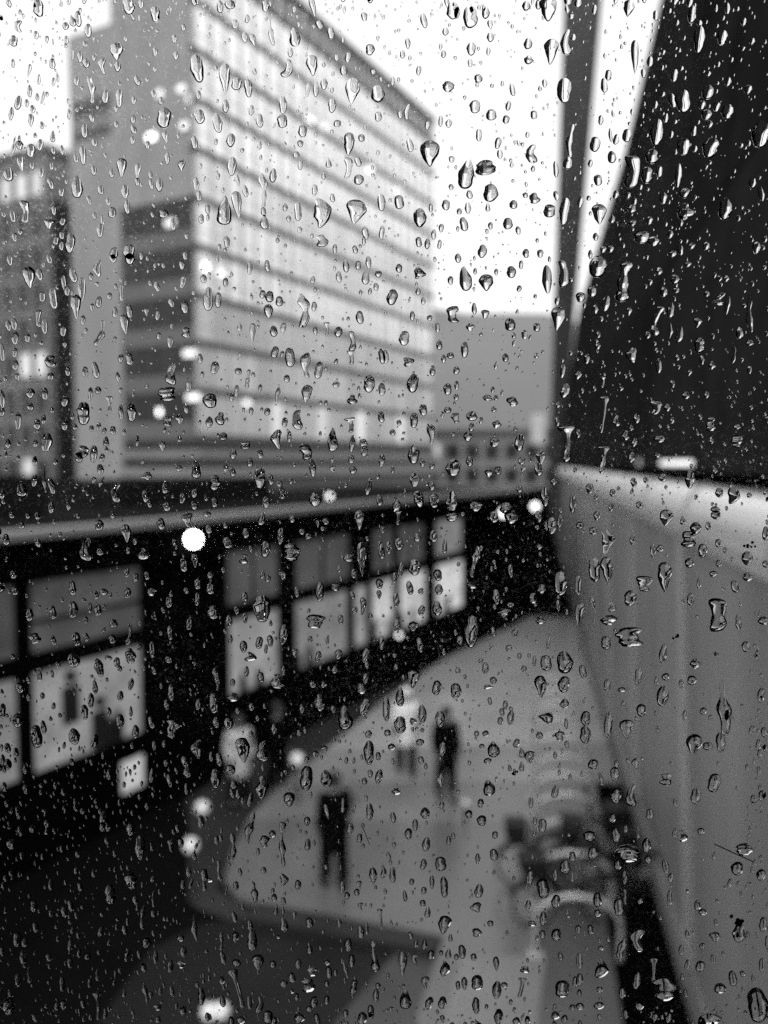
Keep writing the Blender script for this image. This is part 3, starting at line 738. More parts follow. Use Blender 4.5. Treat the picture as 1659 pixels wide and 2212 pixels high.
# raindrops surveyed from the photograph in a 4 x 4 grid of cells: x,y,width,height[,shape] in quarter pixels
TILES = [
["330,65,75,130 155,225,55,85,c 115,350,70,80,b 625,175,50,85,t 565,222,50,55 760,262,55,100 310,300,40,60 735,378,40,45 110,545,30,65 450,548,45,75 250,610,30,100,v 335,685,30,75 255,785,38,90 155,885,55,105 230,890,35,60 280,940,40,60 95,980,40,100 265,1040,45,100,v 368,840,25,100 320,835,30,55 455,1175,40,85,t 360,1080,35,55 115,1260,35,150,s 165,1250,65,65,b 265,1300,65,100 345,1250,45,85 535,1295,32,75 460,1300,35,55 595,985,30,75 495,660,25,80,t 460,705,30,65 180,1415,50,110,v 72,1505,72,105 355,1495,40,75 435,1585,42,90 445,1435,30,55 655,1355,35,85,t 665,1610,85,165,t 715,1340,50,140 730,1130,50,105 690,490,40,85 630,470,20,75 1005,445,95,130,v 1110,45,85,130 1340,120,70,110 885,570,55,120,c 1015,575,50,75 780,770,55,200,s 910,835,50,95 1028,850,50,130 660,700,40,65 1185,695,42,80 1340,445,38,65 1520,478,42,60 1505,330,40,60 1155,865,40,60 795,1018,45,65 1415,1015,100,150 1430,1185,45,90,v 1275,1250,40,60 1325,810,38,60 1388,868,38,55 1150,1028,38,68 815,1230,45,65 1145,1210,38,58 1050,1450,75,140,v 1188,1480,45,120,v 1080,1655,55,105 1375,1595,60,100 1445,1365,38,90 1570,1430,55,90,c 808,1470,42,75 965,1495,38,70 870,1640,45,75 935,1740,38,65 968,1835,60,80 1098,1785,45,110 865,1990,50,105 885,1900,30,75 215,1825,70,160,c 110,1870,40,85 425,1920,85,95,b 605,2100,75,150 530,2125,35,65 540,1915,40,55 125,2050,38,65 482,2080,38,60 1410,1845,75,70 1495,1935,45,95 985,2185,65,90 1115,2175,85,110 530,1660,40,60 768,1730,32,70 1185,1570,38,60 1305,1590,38,85 1300,1510,35,60",
"45,590,100,200 285,680,80,220,v 385,720,75,95 485,760,60,130 240,55,48,95 455,320,45,75 525,345,48,90,v 885,315,85,130,t 690,270,40,200,s 825,590,70,135,c 635,50,55,80 1040,565,85,150,v 1385,785,110,190,v 1605,810,105,125 1140,725,55,80 1000,775,32,100 1070,770,40,110 1210,910,60,105 785,905,60,130 780,1045,75,95 955,1130,65,85 65,1005,75,105 220,1060,70,145 335,1210,65,100 290,915,50,95 585,1040,55,100 1045,60,45,150,v 1200,285,50,85 1100,205,55,60 1488,142,48,62 1538,425,68,80 1348,495,45,75 1565,615,45,40 850,450,40,70 1355,1245,80,170,v 1350,1450,65,150,c 1435,1395,48,75 1440,1550,75,75 345,1435,70,140 700,1515,55,105 610,1640,65,250,s 460,1650,45,90 390,1770,75,200,v 280,1815,110,215,t 1120,1840,130,215,c 1415,1830,155,180,v 1635,1745,60,130 915,1825,55,140 625,1915,65,110,t 1120,2080,90,90,b 1640,2010,40,105 135,1805,40,75 80,1890,42,70 300,2090,45,85 60,1690,40,75 35,1590,45,100 20,1230,50,95 835,1890,38,50 805,1790,40,60 930,1985,38,50 1410,2155,40,60 395,1555,28,90 1235,2150,35,75 1610,1005,55,70 1485,2080,30,70 935,1240,45,50 900,1335,50,50 1255,1065,55,50 1060,1640,42,80 1310,605,55,70 1465,1190,50,55 235,2135,35,50",
"595,90,90,120 745,145,110,155 880,110,60,85 345,175,50,110 1230,48,65,70 1420,80,130,170,v 1445,445,110,185,v 1575,360,75,180,c 205,370,42,80 160,468,40,58 515,465,38,55 755,420,70,95 920,318,58,70 902,440,32,60 1250,515,75,65,b 1245,375,65,80 300,608,38,70 75,700,30,65 555,745,90,75,b 815,675,65,60,b 1110,772,40,95 1388,718,40,58 1560,780,110,180 200,965,40,115,c 787,920,80,95 928,990,78,80 1055,1030,52,60 1075,912,40,70 1295,990,50,62 820,1165,45,90 560,1065,50,60 490,1045,35,80 225,1252,50,100 395,1325,145,190,v 985,1235,50,85 1002,1330,45,70 1275,1325,80,130,c 1620,1215,55,240,s 715,1495,120,230,t 880,1445,155,110,b 920,1665,110,130 1590,1405,70,90,t 1485,1460,40,120 130,1745,70,100 310,1880,100,140 535,1770,62,80 740,1680,50,65 725,1795,50,90 1300,1710,80,80,b 1120,1765,60,65 1222,1685,42,40 1490,1690,48,72 1430,1820,88,95 1560,1825,75,200 690,1935,60,105 1070,1930,75,85 1160,1990,42,65 920,1950,38,55 430,2025,38,75 300,2090,45,75 375,2105,45,80 850,2170,70,100 480,2110,32,70 1350,2190,50,60 405,1795,30,65 650,1825,40,45 585,1375,45,50 580,1615,38,45",
"455,70,80,120,v 510,490,60,240,v 245,735,55,105 1005,120,60,130 1065,335,85,200 1265,320,75,110 925,870,110,170 835,865,55,110 1140,790,90,105 1215,920,55,75 1310,960,95,115 1130,985,80,75 700,1140,100,195 930,1265,95,125 1165,1275,115,150 440,1170,70,95 165,1245,80,110 310,1355,65,90 490,1480,110,235,c 615,1510,85,120 660,1350,95,105 720,1480,50,85 885,1515,55,180 640,530,50,75 850,650,50,95 1600,1160,150,190 190,1555,62,80 200,1850,110,150,v 940,1825,130,120,b 755,1710,55,90 940,1665,85,75 485,1805,65,65 490,1925,60,45 635,1905,45,60 1290,1805,100,160 570,2045,115,90 670,2085,80,75 815,2025,45,65 1000,2125,55,50 300,2150,50,55 235,2155,50,50 170,2045,45,60 1525,1575,55,80 1600,1670,45,120 1310,70,38,85 1450,185,45,60 1315,705,45,70 1490,770,55,65 1020,1130,42,80 1155,1070,50,55 345,1680,45,65 215,1035,40,70 320,980,25,55 300,1165,30,100 125,1410,38,55 1560,2140,60,90 905,2160,40,80 835,2190,60,50 1145,635,38,40 110,1710,35,38"],
["85,35,45,80 425,25,40,70 975,20,50,65 1120,25,75,85 250,185,95,165,v 340,160,50,90 632,165,55,120 705,285,60,180 845,105,60,130,c 550,230,35,110 578,300,45,75 460,365,60,160 655,440,80,185,v 852,398,48,88 1048,320,35,125 1578,228,45,90 1570,75,48,70 1355,265,40,80 1480,405,42,65 1595,440,60,100 795,442,35,60 992,485,42,85 1115,478,48,100 1075,590,65,150,v 365,352,45,75 330,540,45,130,c 385,605,45,120 70,600,45,85 120,585,45,95 130,710,55,100 235,708,45,65 545,650,45,75 865,670,50,200,s 1360,515,35,70 1605,660,65,80,b 1370,690,38,55 15,830,38,140 125,835,40,75 435,910,80,90,b 130,940,50,80 715,555,40,75 1042,882,42,65 1115,890,55,95 825,985,55,130 735,1000,48,80 1480,1020,85,165,c 1018,1045,35,80 1440,1190,130,100,b 1630,1110,45,110 435,1040,55,55 585,1000,40,65 15,1235,50,140 260,1185,70,80 385,1190,50,95 780,1190,40,100 845,1160,50,60 720,1360,100,175 945,1280,55,120,T 1045,1350,40,115 1135,1350,75,140 260,1300,50,55 1608,1318,40,75 1450,1430,65,75,c 1550,1405,60,80,b 155,1425,48,130 375,1410,40,75 975,1505,45,65 852,1475,38,65 400,1610,90,145 65,1620,50,75 915,1600,48,75,t 808,1710,60,130 715,1690,90,90,b 680,1740,60,80 880,1740,42,60 865,1845,55,85 1000,2045,70,150,c 445,1985,50,130 185,2010,85,130,t 295,1940,50,95 300,1770,45,75 880,1950,40,90,s 1425,1990,50,115,t 1575,2095,50,80 1440,2165,60,75 440,2175,50,90 1270,1900,80,60,b 1545,1835,50,50 920,1675,30,50 790,1490,38,45 900,1510,35,50 385,1930,30,200,s 580,2130,40,120,s 475,1780,42,50 1185,1595,28,90",
"140,370,75,175 225,380,50,115 100,195,50,65 290,225,42,65 670,350,65,85 755,390,60,75 960,470,90,250,s 498,100,40,105 650,85,42,90 1330,85,50,95 1435,78,42,65 1525,55,45,95 1500,190,60,95 1055,435,42,70 660,480,70,110,v 1450,530,60,100 1610,155,55,50 1590,265,42,60 1270,180,45,85 1045,205,35,55 790,620,45,80 705,650,60,85 525,660,50,140,b 1165,630,48,100,T 1265,655,60,80 1385,735,55,150,c 1065,645,35,70 410,615,40,65 845,875,75,145 985,945,80,190,c 1095,985,60,130 195,965,65,95 70,885,42,75 1375,875,65,105,T 1640,865,50,115 715,830,55,90 400,995,55,50 1530,1105,85,130 1640,1150,55,95 990,1190,80,135,v 155,1250,110,110 740,1190,40,140,s 1245,1112,55,50 1385,1240,85,75,b 385,1165,35,90 588,1140,30,60 245,1405,75,100,b 148,1435,60,85 910,1415,80,150,c 650,1345,48,58 510,1340,38,60 1370,1460,85,110,T 735,1585,80,150,c 1215,1585,80,180,t 840,1560,35,90 1385,1620,45,130 1480,1615,65,60 985,1695,95,115,b 355,1710,55,85 1635,1390,50,90 35,1840,75,145,t 585,1915,85,160 680,1930,45,85 1040,1830,55,140 195,1960,80,120,b 500,1785,50,70 1390,1850,60,60 1375,1755,50,65 1525,1990,50,135 1065,2105,100,110 765,2020,50,140,s 640,2130,60,90 195,2130,50,80 460,1635,75,50,b 1640,1765,50,100 270,1560,60,60 350,1865,45,75 290,1830,40,65 590,1710,45,75 20,2050,45,70 1215,1840,50,45,c 485,1060,35,140,s 1620,2110,50,90",
"70,355,80,120 130,105,50,65 300,145,90,90,c 700,190,95,190,t 885,230,110,125,v 1100,138,75,90 1410,200,75,210 1550,150,80,200,c 295,305,40,55 340,385,35,65 595,505,95,125,c 780,455,40,90 1185,75,35,65 970,138,32,50 1168,280,38,48 575,210,45,65 245,515,38,75 395,535,42,45 875,505,62,70,v 745,615,65,60,b 1090,590,80,95 1505,540,110,180,v 175,710,80,110 462,620,35,75 1215,680,45,70 480,760,48,85,t 697,810,58,120 575,860,58,48 205,910,85,70,c 515,888,40,65 420,990,45,80 625,988,48,60 968,945,32,60 1050,878,48,65 1318,862,40,45 15,870,45,100 250,1100,85,140 550,1150,62,90 628,1118,38,70 1545,995,40,105 1565,1165,70,115 895,1225,75,50,b 968,1225,38,45 1110,1255,90,75,b 625,1218,40,50 340,1330,62,90 550,1330,60,50 260,1420,60,115 620,1400,60,80,b 760,1382,85,75 975,1455,75,65,b 838,1420,32,55 408,1535,65,155,c 725,1560,70,75 955,1610,75,75 1172,1610,70,135 1500,1430,35,75 1575,1620,130,280,T 255,1715,90,145 330,1785,40,70 600,1830,115,130 740,1775,55,80 1190,1770,55,60 1355,1740,75,105,v 1335,1840,60,110 905,1875,70,60,b 985,1855,52,65 265,1935,80,105 415,1985,50,75 300,2100,80,130 430,2115,80,120 585,2130,100,170 790,2160,100,80,b 1390,2080,60,150 1170,2010,50,60 105,2145,70,120,c 1055,2180,100,90 1630,2140,50,140 75,1525,45,48 950,1325,42,45 415,1810,45,60 505,1370,28,50 130,1440,38,45 75,1845,28,60",
"190,90,140,160 40,355,75,75 140,305,70,85 420,220,110,290,s 260,410,65,120 720,130,55,60 855,200,70,75 965,70,55,45 700,560,75,220,s 865,295,50,45 820,460,60,130,t 760,310,55,80 1050,575,60,80,c 815,635,30,130,s 895,665,60,140,t 1065,770,75,115 1250,370,90,90,s 1310,420,40,150 1510,490,60,290,s 485,855,85,115,c 95,890,45,75 170,460,40,70 195,680,40,55 190,780,42,50 715,950,45,110 1360,840,35,150,s 1175,945,50,70 1090,900,38,70 230,1090,50,85,T 235,1370,65,280,T 350,1425,60,85,c 525,1405,50,75 430,1550,55,80,c 690,1310,90,110,c 950,1205,60,60 1130,1200,42,55 1165,1455,80,110,b 1390,1475,55,45 1390,1600,90,90,b 720,1580,90,60,b 505,1610,40,70 230,1760,85,210,T 480,1740,45,85 20,1030,50,65 20,1535,35,70 835,1105,35,60 1500,985,35,60 705,1720,60,40 985,1925,75,145 750,1915,70,60 605,1935,40,50 120,2010,60,80 1240,2045,65,75 1360,2060,95,150,c 550,2150,55,55 305,2170,40,70 1205,2190,75,50 1500,750,60,50 175,2085,35,50 1200,1855,40,45 620,685,45,55 1240,195,40,45 1300,195,45,50"],
["100,25,42,55 240,35,38,45 185,115,50,55 320,35,40,60 855,115,70,90 1090,185,75,140,v 745,325,100,180,c 325,265,45,75 1390,105,65,95 1620,70,80,110,c 865,345,55,60 1240,365,100,90,c 1590,460,65,110 115,540,55,70 625,660,60,120 1095,525,40,75 1270,550,42,70 1100,700,55,85 630,845,75,130 455,870,55,110 255,890,60,105 845,850,55,90 775,830,40,85 740,935,42,60 980,965,65,70 895,690,70,50 830,720,40,70 1310,690,70,60,b 1460,780,55,85 1410,850,32,50 1635,970,45,90 1470,1045,50,115 660,1100,65,110 745,1085,45,70 300,1090,85,80,b 460,1110,45,80 970,1100,60,75 1110,1060,50,170,s 1125,1245,85,120,b 635,1280,95,115 1315,1190,50,130 1460,1275,60,60 855,1345,75,145 935,1260,60,35 1010,1300,50,80 1035,1355,40,50 350,1395,45,110,s 500,1320,40,50 450,1400,25,65 170,1520,75,85,b 820,1515,45,110 1130,1490,45,100 1040,1590,50,80 365,1590,38,55 785,1630,50,120 730,1730,60,120 1480,1560,55,130 150,1800,80,115 20,1720,55,120 315,1940,85,180 375,1860,45,110 640,1940,90,130 815,1990,55,130 1035,1810,70,120 1170,1900,55,110 1490,1870,110,160,b 1310,1820,50,100 65,2040,50,80 135,2080,45,80 1600,2160,55,100 20,2150,40,100 1130,1725,30,85 940,1725,40,70 1330,1370,38,70 1440,1665,45,80 1610,680,38,50 1140,2020,35,55 620,2160,40,60",
"130,20,60,45 605,60,60,110,t 145,150,60,75 465,185,60,80 310,265,80,95 765,210,55,130 635,320,75,130 860,345,130,140,b 25,420,55,110,v 1445,70,85,150,v 1155,80,60,60 1465,410,80,260,v 1350,395,80,60,b 1635,330,50,140 445,405,70,70,b 1005,210,50,45 610,540,42,70 655,575,45,60 785,545,60,70,b 50,620,60,95 160,665,60,90 45,755,45,105 185,870,85,110 455,745,50,100 605,835,140,210 1105,690,65,150 1240,650,65,55,b 905,690,40,85 1065,945,145,105,b 1475,815,50,145,c 1405,850,45,55 1385,720,42,65 1620,620,60,80 320,945,55,100 458,920,38,85 385,850,42,65 680,960,28,55 675,1115,50,95 580,1130,55,95 445,1165,60,95 330,1100,40,75 505,1250,90,75,c 638,1185,30,75 790,1060,75,160 1020,1100,40,50 1170,1105,28,80 1285,930,42,75 470,1380,42,90 595,1430,55,85 735,1465,110,120,b 1090,1250,45,90 1640,1130,45,110 1500,1240,55,115 1265,1230,60,80 1135,1490,50,60 1045,1490,60,60 1465,1525,85,85,b 1500,1440,45,80 190,1655,80,160 210,1820,55,90 315,1825,75,100 515,1685,45,65 1105,1650,90,140 950,1700,45,75 1320,1780,115,190,t 1490,1690,75,140 710,1875,50,80 1525,1920,55,65 1065,2095,50,55 45,2050,90,150,c 440,2060,110,200,v 610,2070,90,160,c 235,2140,50,110 1530,2080,80,190 1610,2110,40,65 925,1910,40,50 975,1885,38,55 355,1600,90,70,b 210,1440,55,180,s 395,1720,38,50 1145,2045,55,45 890,1220,50,70,v 790,1370,40,80",
"585,35,105,90 120,50,50,110,T 1100,45,110,120 950,45,70,90 1335,40,55,90 1450,120,80,130 1520,80,40,100 130,275,68,100 430,210,60,90 285,220,60,65,b 42,310,50,95 265,475,95,130 145,500,45,120 525,290,40,120,t 785,430,65,240,s 465,545,68,90 90,570,38,85 222,655,52,110 475,670,65,85 105,760,50,115 320,685,45,50 325,850,52,85 460,835,75,115 970,735,62,120 1090,800,60,50 1040,880,95,95,c 1360,665,75,75 1525,620,105,185 1285,745,65,80,c 760,635,85,50,b 110,980,60,95 250,990,80,80,b 755,1035,115,250 310,1150,55,120 1350,935,75,60,b 1095,510,40,100 1505,810,30,85 1135,1045,48,75,b 1400,1305,85,120 1560,1300,125,175 1355,1510,95,175,v 1555,1490,90,130 1420,1140,26,95 1300,1290,30,85 1080,1175,52,48 655,1110,50,65 1210,1355,45,55 1170,1245,35,50 250,1440,105,160,v 455,1520,68,115 620,1545,85,120 140,1590,68,165,t 20,1700,55,200 330,1745,65,145 485,1790,80,130 140,1840,92,135 245,1810,60,60,c 945,1455,55,55 895,1510,80,35,b 1020,1730,38,65 1095,1780,55,110 1415,1780,115,95,c 1560,1655,75,85,b 1005,1805,42,60 880,1915,55,50 945,2050,95,130,t 1260,2120,75,100,v 1145,2000,48,75 895,2150,65,45 845,2025,45,40 310,1990,65,55 65,2030,60,55 30,1910,52,55 1520,1935,75,75,b 1345,1930,55,55 1580,2010,38,60 1575,1830,32,90 800,1918,40,48 505,2050,50,110 320,2145,45,60 1340,300,45,50 915,1635,32,65 105,1335,40,50",
"780,50,105,125,v 1035,140,90,95 1210,25,75,70 1640,185,50,110 975,235,115,125,b 1095,335,70,105 265,260,100,190,c 490,240,50,85 665,335,42,110 160,500,90,190 270,505,95,210,v 20,635,50,150 765,565,110,235,v 590,620,135,120,b 470,745,100,125 30,895,75,200,v 150,770,42,140,s 310,820,60,80,c 285,935,130,80,b 460,1080,190,150,b 260,1130,75,105 980,440,70,75 1235,445,48,55 1230,270,48,65 1480,400,90,110 1485,560,90,70,b 1065,610,35,100 990,755,55,95 1225,890,140,260,c 1375,645,60,100 1415,965,50,185,s 1620,940,80,65 1470,1165,65,85 1560,1195,40,100,s 755,1225,60,150 1030,1310,90,80,b 60,1380,55,105 270,1495,55,90 750,1590,95,165 540,1420,55,140 775,1425,60,60 910,1485,40,70 1000,1455,70,75 565,1715,75,100 1265,1690,120,440,s 1100,1720,55,60 940,1755,32,85 1305,1755,38,85 1020,2010,125,165,v 1140,2025,80,65 1250,1990,75,160 85,1785,75,120 280,1840,65,200 80,1925,85,140 440,1880,115,155,v 410,1655,38,60 150,2180,80,80 350,2185,40,70 520,2175,60,90,c 35,115,60,55 150,165,62,60 180,35,50,75 395,1535,60,40 1185,535,60,50 1640,450,50,55 340,1035,30,55 695,1465,30,80"],
["1125,530,70,115 1210,690,85,200 1130,975,100,145 950,1095,85,160 290,1195,55,100 1170,1145,45,80 1235,1290,40,200,s 1325,1130,25,135,s 1075,1400,45,85 305,1380,45,85 145,1485,60,120 600,1540,45,130,s 555,1245,50,95 655,885,38,65 435,1010,35,90 690,1030,40,70 1265,1510,70,90 1345,1635,40,120 1240,1730,50,80 1470,1715,50,110 1565,1700,70,60,b 1585,1590,55,90 1560,1470,65,60 845,2060,75,230,T 1255,1950,45,190,s 535,1870,45,125 155,1835,50,110 250,1790,35,130,s 70,2060,105,155 545,2050,45,85 715,2040,42,75 605,1690,42,85 680,1605,30,75 840,1790,30,100,s 990,1815,28,130,s 1095,1615,40,110,s 300,2165,35,75 1580,2100,60,85 1385,1930,30,70 1485,1930,38,85 1630,900,45,90 1650,1000,30,90 1480,670,45,110,s 1310,65,40,120 1465,110,40,110 1610,180,35,95 1620,40,70,85 220,185,45,80 885,510,50,80 925,510,45,80 155,385,40,110 395,510,45,120,s 1320,960,40,60 1360,2070,60,50,b 1145,2130,25,85,s 650,320,30,110,s 1200,1615,30,75 920,630,35,60 670,750,45,55 275,530,50,60 440,1260,38,60 1580,1010,35,75 1325,1260,42,60 420,1640,45,70 755,1630,50,60",
"335,15,75,80 205,90,85,160 1160,95,95,140 990,90,100,195 605,170,100,190,b 345,220,35,80 500,275,45,120 840,275,90,120,v 505,500,70,240,s 780,520,55,100,v 785,715,55,260,s 1165,375,45,130,v 1305,325,35,120 1535,380,60,140 995,465,50,80,v 625,635,75,95,b 695,570,55,60 1000,665,48,100 350,680,50,220,s 235,890,45,170,s 75,465,55,110 105,930,60,110 150,970,65,35,b 105,1025,40,90 790,965,65,100,c 535,1070,60,170,s 915,1010,50,80 1565,925,65,125 1650,890,45,120,c 1300,1035,45,100 1445,1010,45,65,c 365,1290,45,90 795,1345,65,140,t 1015,1340,60,90 1630,1310,45,170,T 1455,1200,42,65,c 1270,1345,40,80,c 1460,1420,55,110 520,1495,80,170 375,1460,55,90 30,1385,55,220,s 255,1500,35,150,s 500,1360,45,85 570,1680,95,130,v 1015,1560,48,100,t 1350,1530,60,110 1380,1670,50,110 1330,1740,40,150,s 1580,1630,75,250,s 395,1910,75,330,T 1395,1890,55,165,s 1005,1880,100,110,b 865,1815,55,90 1035,1765,80,70,b 80,1975,60,150 585,2050,55,140,c 495,2030,40,110 265,2020,50,95 1055,2025,60,100 1165,2010,42,80 905,1980,38,65 1590,1970,50,110 655,2155,80,110 925,2160,90,100,c 1470,2165,75,110 420,2180,80,70 795,1870,60,65,v 1165,1865,40,60 1165,1680,50,50 700,1700,50,65 385,1685,70,65 1330,2125,45,70 710,1120,50,60 790,1150,40,60 620,885,45,55 380,1020,45,75 1425,1075,45,60 1340,1105,45,60 1015,2085,60,55 1510,1390,30,100 1240,1770,32,60 210,625,38,70 1615,75,60,120 1490,115,45,60 1540,50,40,65",
"490,110,55,110,c 905,170,95,130,t 1480,205,55,110 835,305,52,70 735,400,60,65 845,455,75,85 355,390,75,90 80,430,45,95 105,195,70,70,b 270,495,45,95 212,570,60,90 365,660,65,115 500,325,40,65 1370,500,65,110 950,750,65,95 490,830,85,115 75,925,50,130 415,985,40,115 520,1030,60,170 820,1065,70,115 340,835,48,90 1260,950,60,110 1375,1040,95,165 1565,855,85,105 1480,930,45,90 1245,1185,48,85 800,1205,85,85,c 1485,1155,70,110 1375,1300,60,110 520,1360,98,155,v 1280,1345,65,45,b 800,1425,80,75,b 1370,1440,50,70 1490,1445,75,105 350,1530,45,90 265,1650,45,75,c 160,1700,75,210,v 525,1735,80,130,c 675,1590,60,115 625,1635,42,55 775,1635,48,60 970,1695,50,120,v 1220,1745,75,50,b 805,1855,90,125 355,1855,65,100,c 975,1920,75,150 1185,1900,70,160,T 1540,1910,110,140 185,2000,95,160,t 390,2035,60,110 505,2030,70,105 795,2055,60,140 990,2150,75,130 1240,2180,45,70 1480,2140,65,65 1560,2170,55,70 1630,2070,50,50 640,1880,38,75 230,1450,40,65 1525,1630,38,75 960,580,45,60 1095,2025,32,50 1040,1875,55,45 240,985,38,55 495,1600,35,50 1650,1850,40,90 45,780,35,110,s 345,1060,42,60 335,1170,48,55 920,1345,50,50",
"345,240,90,130 480,235,85,180,c 335,50,70,110 210,90,35,110,s 785,100,95,90,b 1195,130,100,150 1035,245,85,120 345,580,70,120 450,740,210,140,b 610,670,70,120 625,790,60,70 145,735,80,95 115,590,95,85 360,840,55,80 315,435,50,75 535,560,26,105,s 430,530,35,60 640,400,60,85 925,585,65,95,c 855,565,38,80 1395,870,95,110 1600,925,75,95 1455,705,140,100,b 820,950,50,80 185,1140,70,120 370,1205,80,140 425,1115,28,125,s 810,1125,40,130 1050,1190,50,90 1095,1245,65,50 1410,1430,100,150 1205,1460,85,80,b 185,1255,50,60 125,1400,45,85 20,1395,50,70 400,1570,70,200,s 530,1490,110,190,c 215,1730,110,160,c 30,1670,50,130 30,1830,60,100 670,1745,60,190,T 525,1840,60,140 770,1910,160,200,b 1075,1715,75,90 1355,1820,65,130 1245,1905,95,85 1185,1650,40,80 965,1700,45,80 910,1575,40,90 400,1945,55,100 1570,2050,165,290 1150,2180,190,100 200,2055,85,60 545,2060,75,70 430,2125,40,85 800,2165,45,80 650,2135,35,55 30,1945,40,60 35,2060,65,55 960,1440,32,75 555,1150,42,55 215,1560,45,45 205,1915,50,45 1535,270,50,70 1610,240,60,90 1080,550,55,60 1095,1540,50,50 425,970,30,70"],
]
DIRT = 0.26


# ================================================================== the room behind the window
WW, WH = 1.35, 0.76                            # half width and half height of the pane
zc = EYE - 0.012
room = MB()
R0, R1, RB, RZ0, RZ1 = -1.75, 1.75, -2.6, EYE - 1.6, EYE + 1.1
struct(MB().box(R0, R1, RB, .16, RZ0 - .1, RZ0).build('floor', 'room'))
struct(MB().box(R0, R1, RB, .16, RZ1, RZ1 + .1).build('ceiling', 'room'))
struct(MB().box(R0 - .1, R0 - .002, RB, .16, RZ0, RZ1).build('wall_left', 'room'))
struct(MB().box(R1 + .002, R1 + .1, RB, .16, RZ0, RZ1).build('wall_right', 'room'))
struct(MB().box(R0, R1, RB - .1, RB - .002, RZ0, RZ1).build('wall_rear', 'room'))
ww = MB()
ww.box(R0, -WW - .06, .162, .26, RZ0, RZ1); ww.box(WW + .06, R1, .162, .26, RZ0, RZ1)
ww.box(-WW - .059, WW + .059, .162, .26, RZ0, zc - WH - .06); ww.box(-WW - .059, WW + .059, .162, .26, zc + WH + .06, RZ1)
struct(ww.build('wall_front', 'room'))

# dusty rain-wet pane
gm = bpy.data.materials.new('window_glass'); gm.use_nodes = True
n = gm.node_tree; n.nodes.clear()
mo = n.nodes.new('ShaderNodeOutputMaterial'); tr_ = n.nodes.new('ShaderNodeBsdfTransparent'); tl_ = n.nodes.new('ShaderNodeBsdfRefraction')
tl_.inputs['Color'].default_value = (.85, .85, .85, 1); tl_.inputs['Roughness'].default_value = .55; tl_.inputs['IOR'].default_value = 1.33
tc = n.nodes.new('ShaderNodeTexCoord')
n1 = n.nodes.new('ShaderNodeTexNoise'); n1.inputs['Scale'].default_value = 1150; n1.inputs['Detail'].default_value = 2; n1.inputs['Roughness'].default_value = .7
n2 = n.nodes.new('ShaderNodeTexNoise'); n2.inputs['Scale'].default_value = 38; n2.inputs['Detail'].default_value = 2
vo = n.nodes.new('ShaderNodeTexVoronoi'); vo.inputs['Scale'].default_value = 330; vo.feature = 'DISTANCE_TO_EDGE'
for q in (n1, n2, vo): n.links.new(tc.outputs['Object'], q.inputs['Vector'])
def mr(sock, a, b, c, d):
    m = n.nodes.new('ShaderNodeMapRange'); m.inputs[1].default_value = a; m.inputs[2].default_value = b; m.inputs[3].default_value = c; m.inputs[4].default_value = d
    n.links.new(sock, m.inputs[0]); return m.outputs[0]
def mth(op, a, b):
    m = n.nodes.new('ShaderNodeMath'); m.operation = op
    for i, q in enumerate((a, b)):
        if isinstance(q, float): m.inputs[i].default_value = q
        else: n.links.new(q, m.inputs[i])
    return m.outputs[0]
speck = mr(n1.outputs['Fac'], .54, .70, 0.0, 1.0)
patch = mr(n2.outputs['Fac'], .36, .68, 0.15, 1.0)
rim = mr(vo.outputs['Distance'], .0, .06, .5, 0.0)
fac = mth('MULTIPLY', mth('ADD', mth('MULTIPLY', mth('ADD', speck, mth('MULTIPLY', rim, 0.5)), patch), 0.01), DIRT)
ms = n.nodes.new('ShaderNodeMixShader')
n.links.new(fac, ms.inputs[0]); n.links.new(tr_.outputs[0], ms.inputs[1]); n.links.new(tl_.outputs[0], ms.inputs[2]); n.links.new(ms.outputs[0], mo.inputs['Surface'])

window = thing('window', 'rain covered window pane filling the whole view', 'window', (0, GLASS, zc))
cm = bpy.data.materials.new('clear_glass'); cm.use_nodes = True; cm.node_tree.nodes.clear()
a_ = cm.node_tree.nodes.new('ShaderNodeOutputMaterial'); b_ = cm.node_tree.nodes.new('ShaderNodeBsdfTransparent'); cm.node_tree.links.new(b_.outputs[0], a_.inputs[0])
pane = MB().box(-WW, WW, 0, .004, -WH, WH).build('pane', cm, window)
pane.data.materials.append(gm)
for f in pane.data.polygons:
    if f.normal.y > .9: f.material_index = 1      # the outer face carries the dust
for nm, b in (('frame_rail', (-WW - .055, WW + .055, -.03, .05, WH + .001, WH + .055)), ('frame_rail', (-WW - .055, WW + .055, -.03, .05, -WH - .055, -WH - .001)),
              ('frame_stile', (-WW - .055, -WW - .001, -.03, .05, -WH, WH)), ('frame_stile', (WW + .001, WW + .055, -.03, .05, -WH, WH))):
    MB().box(*b).build(nm, 'frame', window)

# ================================================================== raindrops
wm = bpy.data.materials.new('rain_water'); wm.use_nodes = True
n = wm.node_tree; n.nodes.clear()
mo = n.nodes.new('ShaderNodeOutputMaterial'); gl = n.nodes.new('ShaderNodeBsdfGlass'); gl.inputs['IOR'].default_value = 1.333; gl.inputs['Roughness'].default_value = 0.0
gl.inputs['Color'].default_value = (1, 1, 1, 1)
n.links.new(gl.outputs[0], mo.inputs['Surface'])

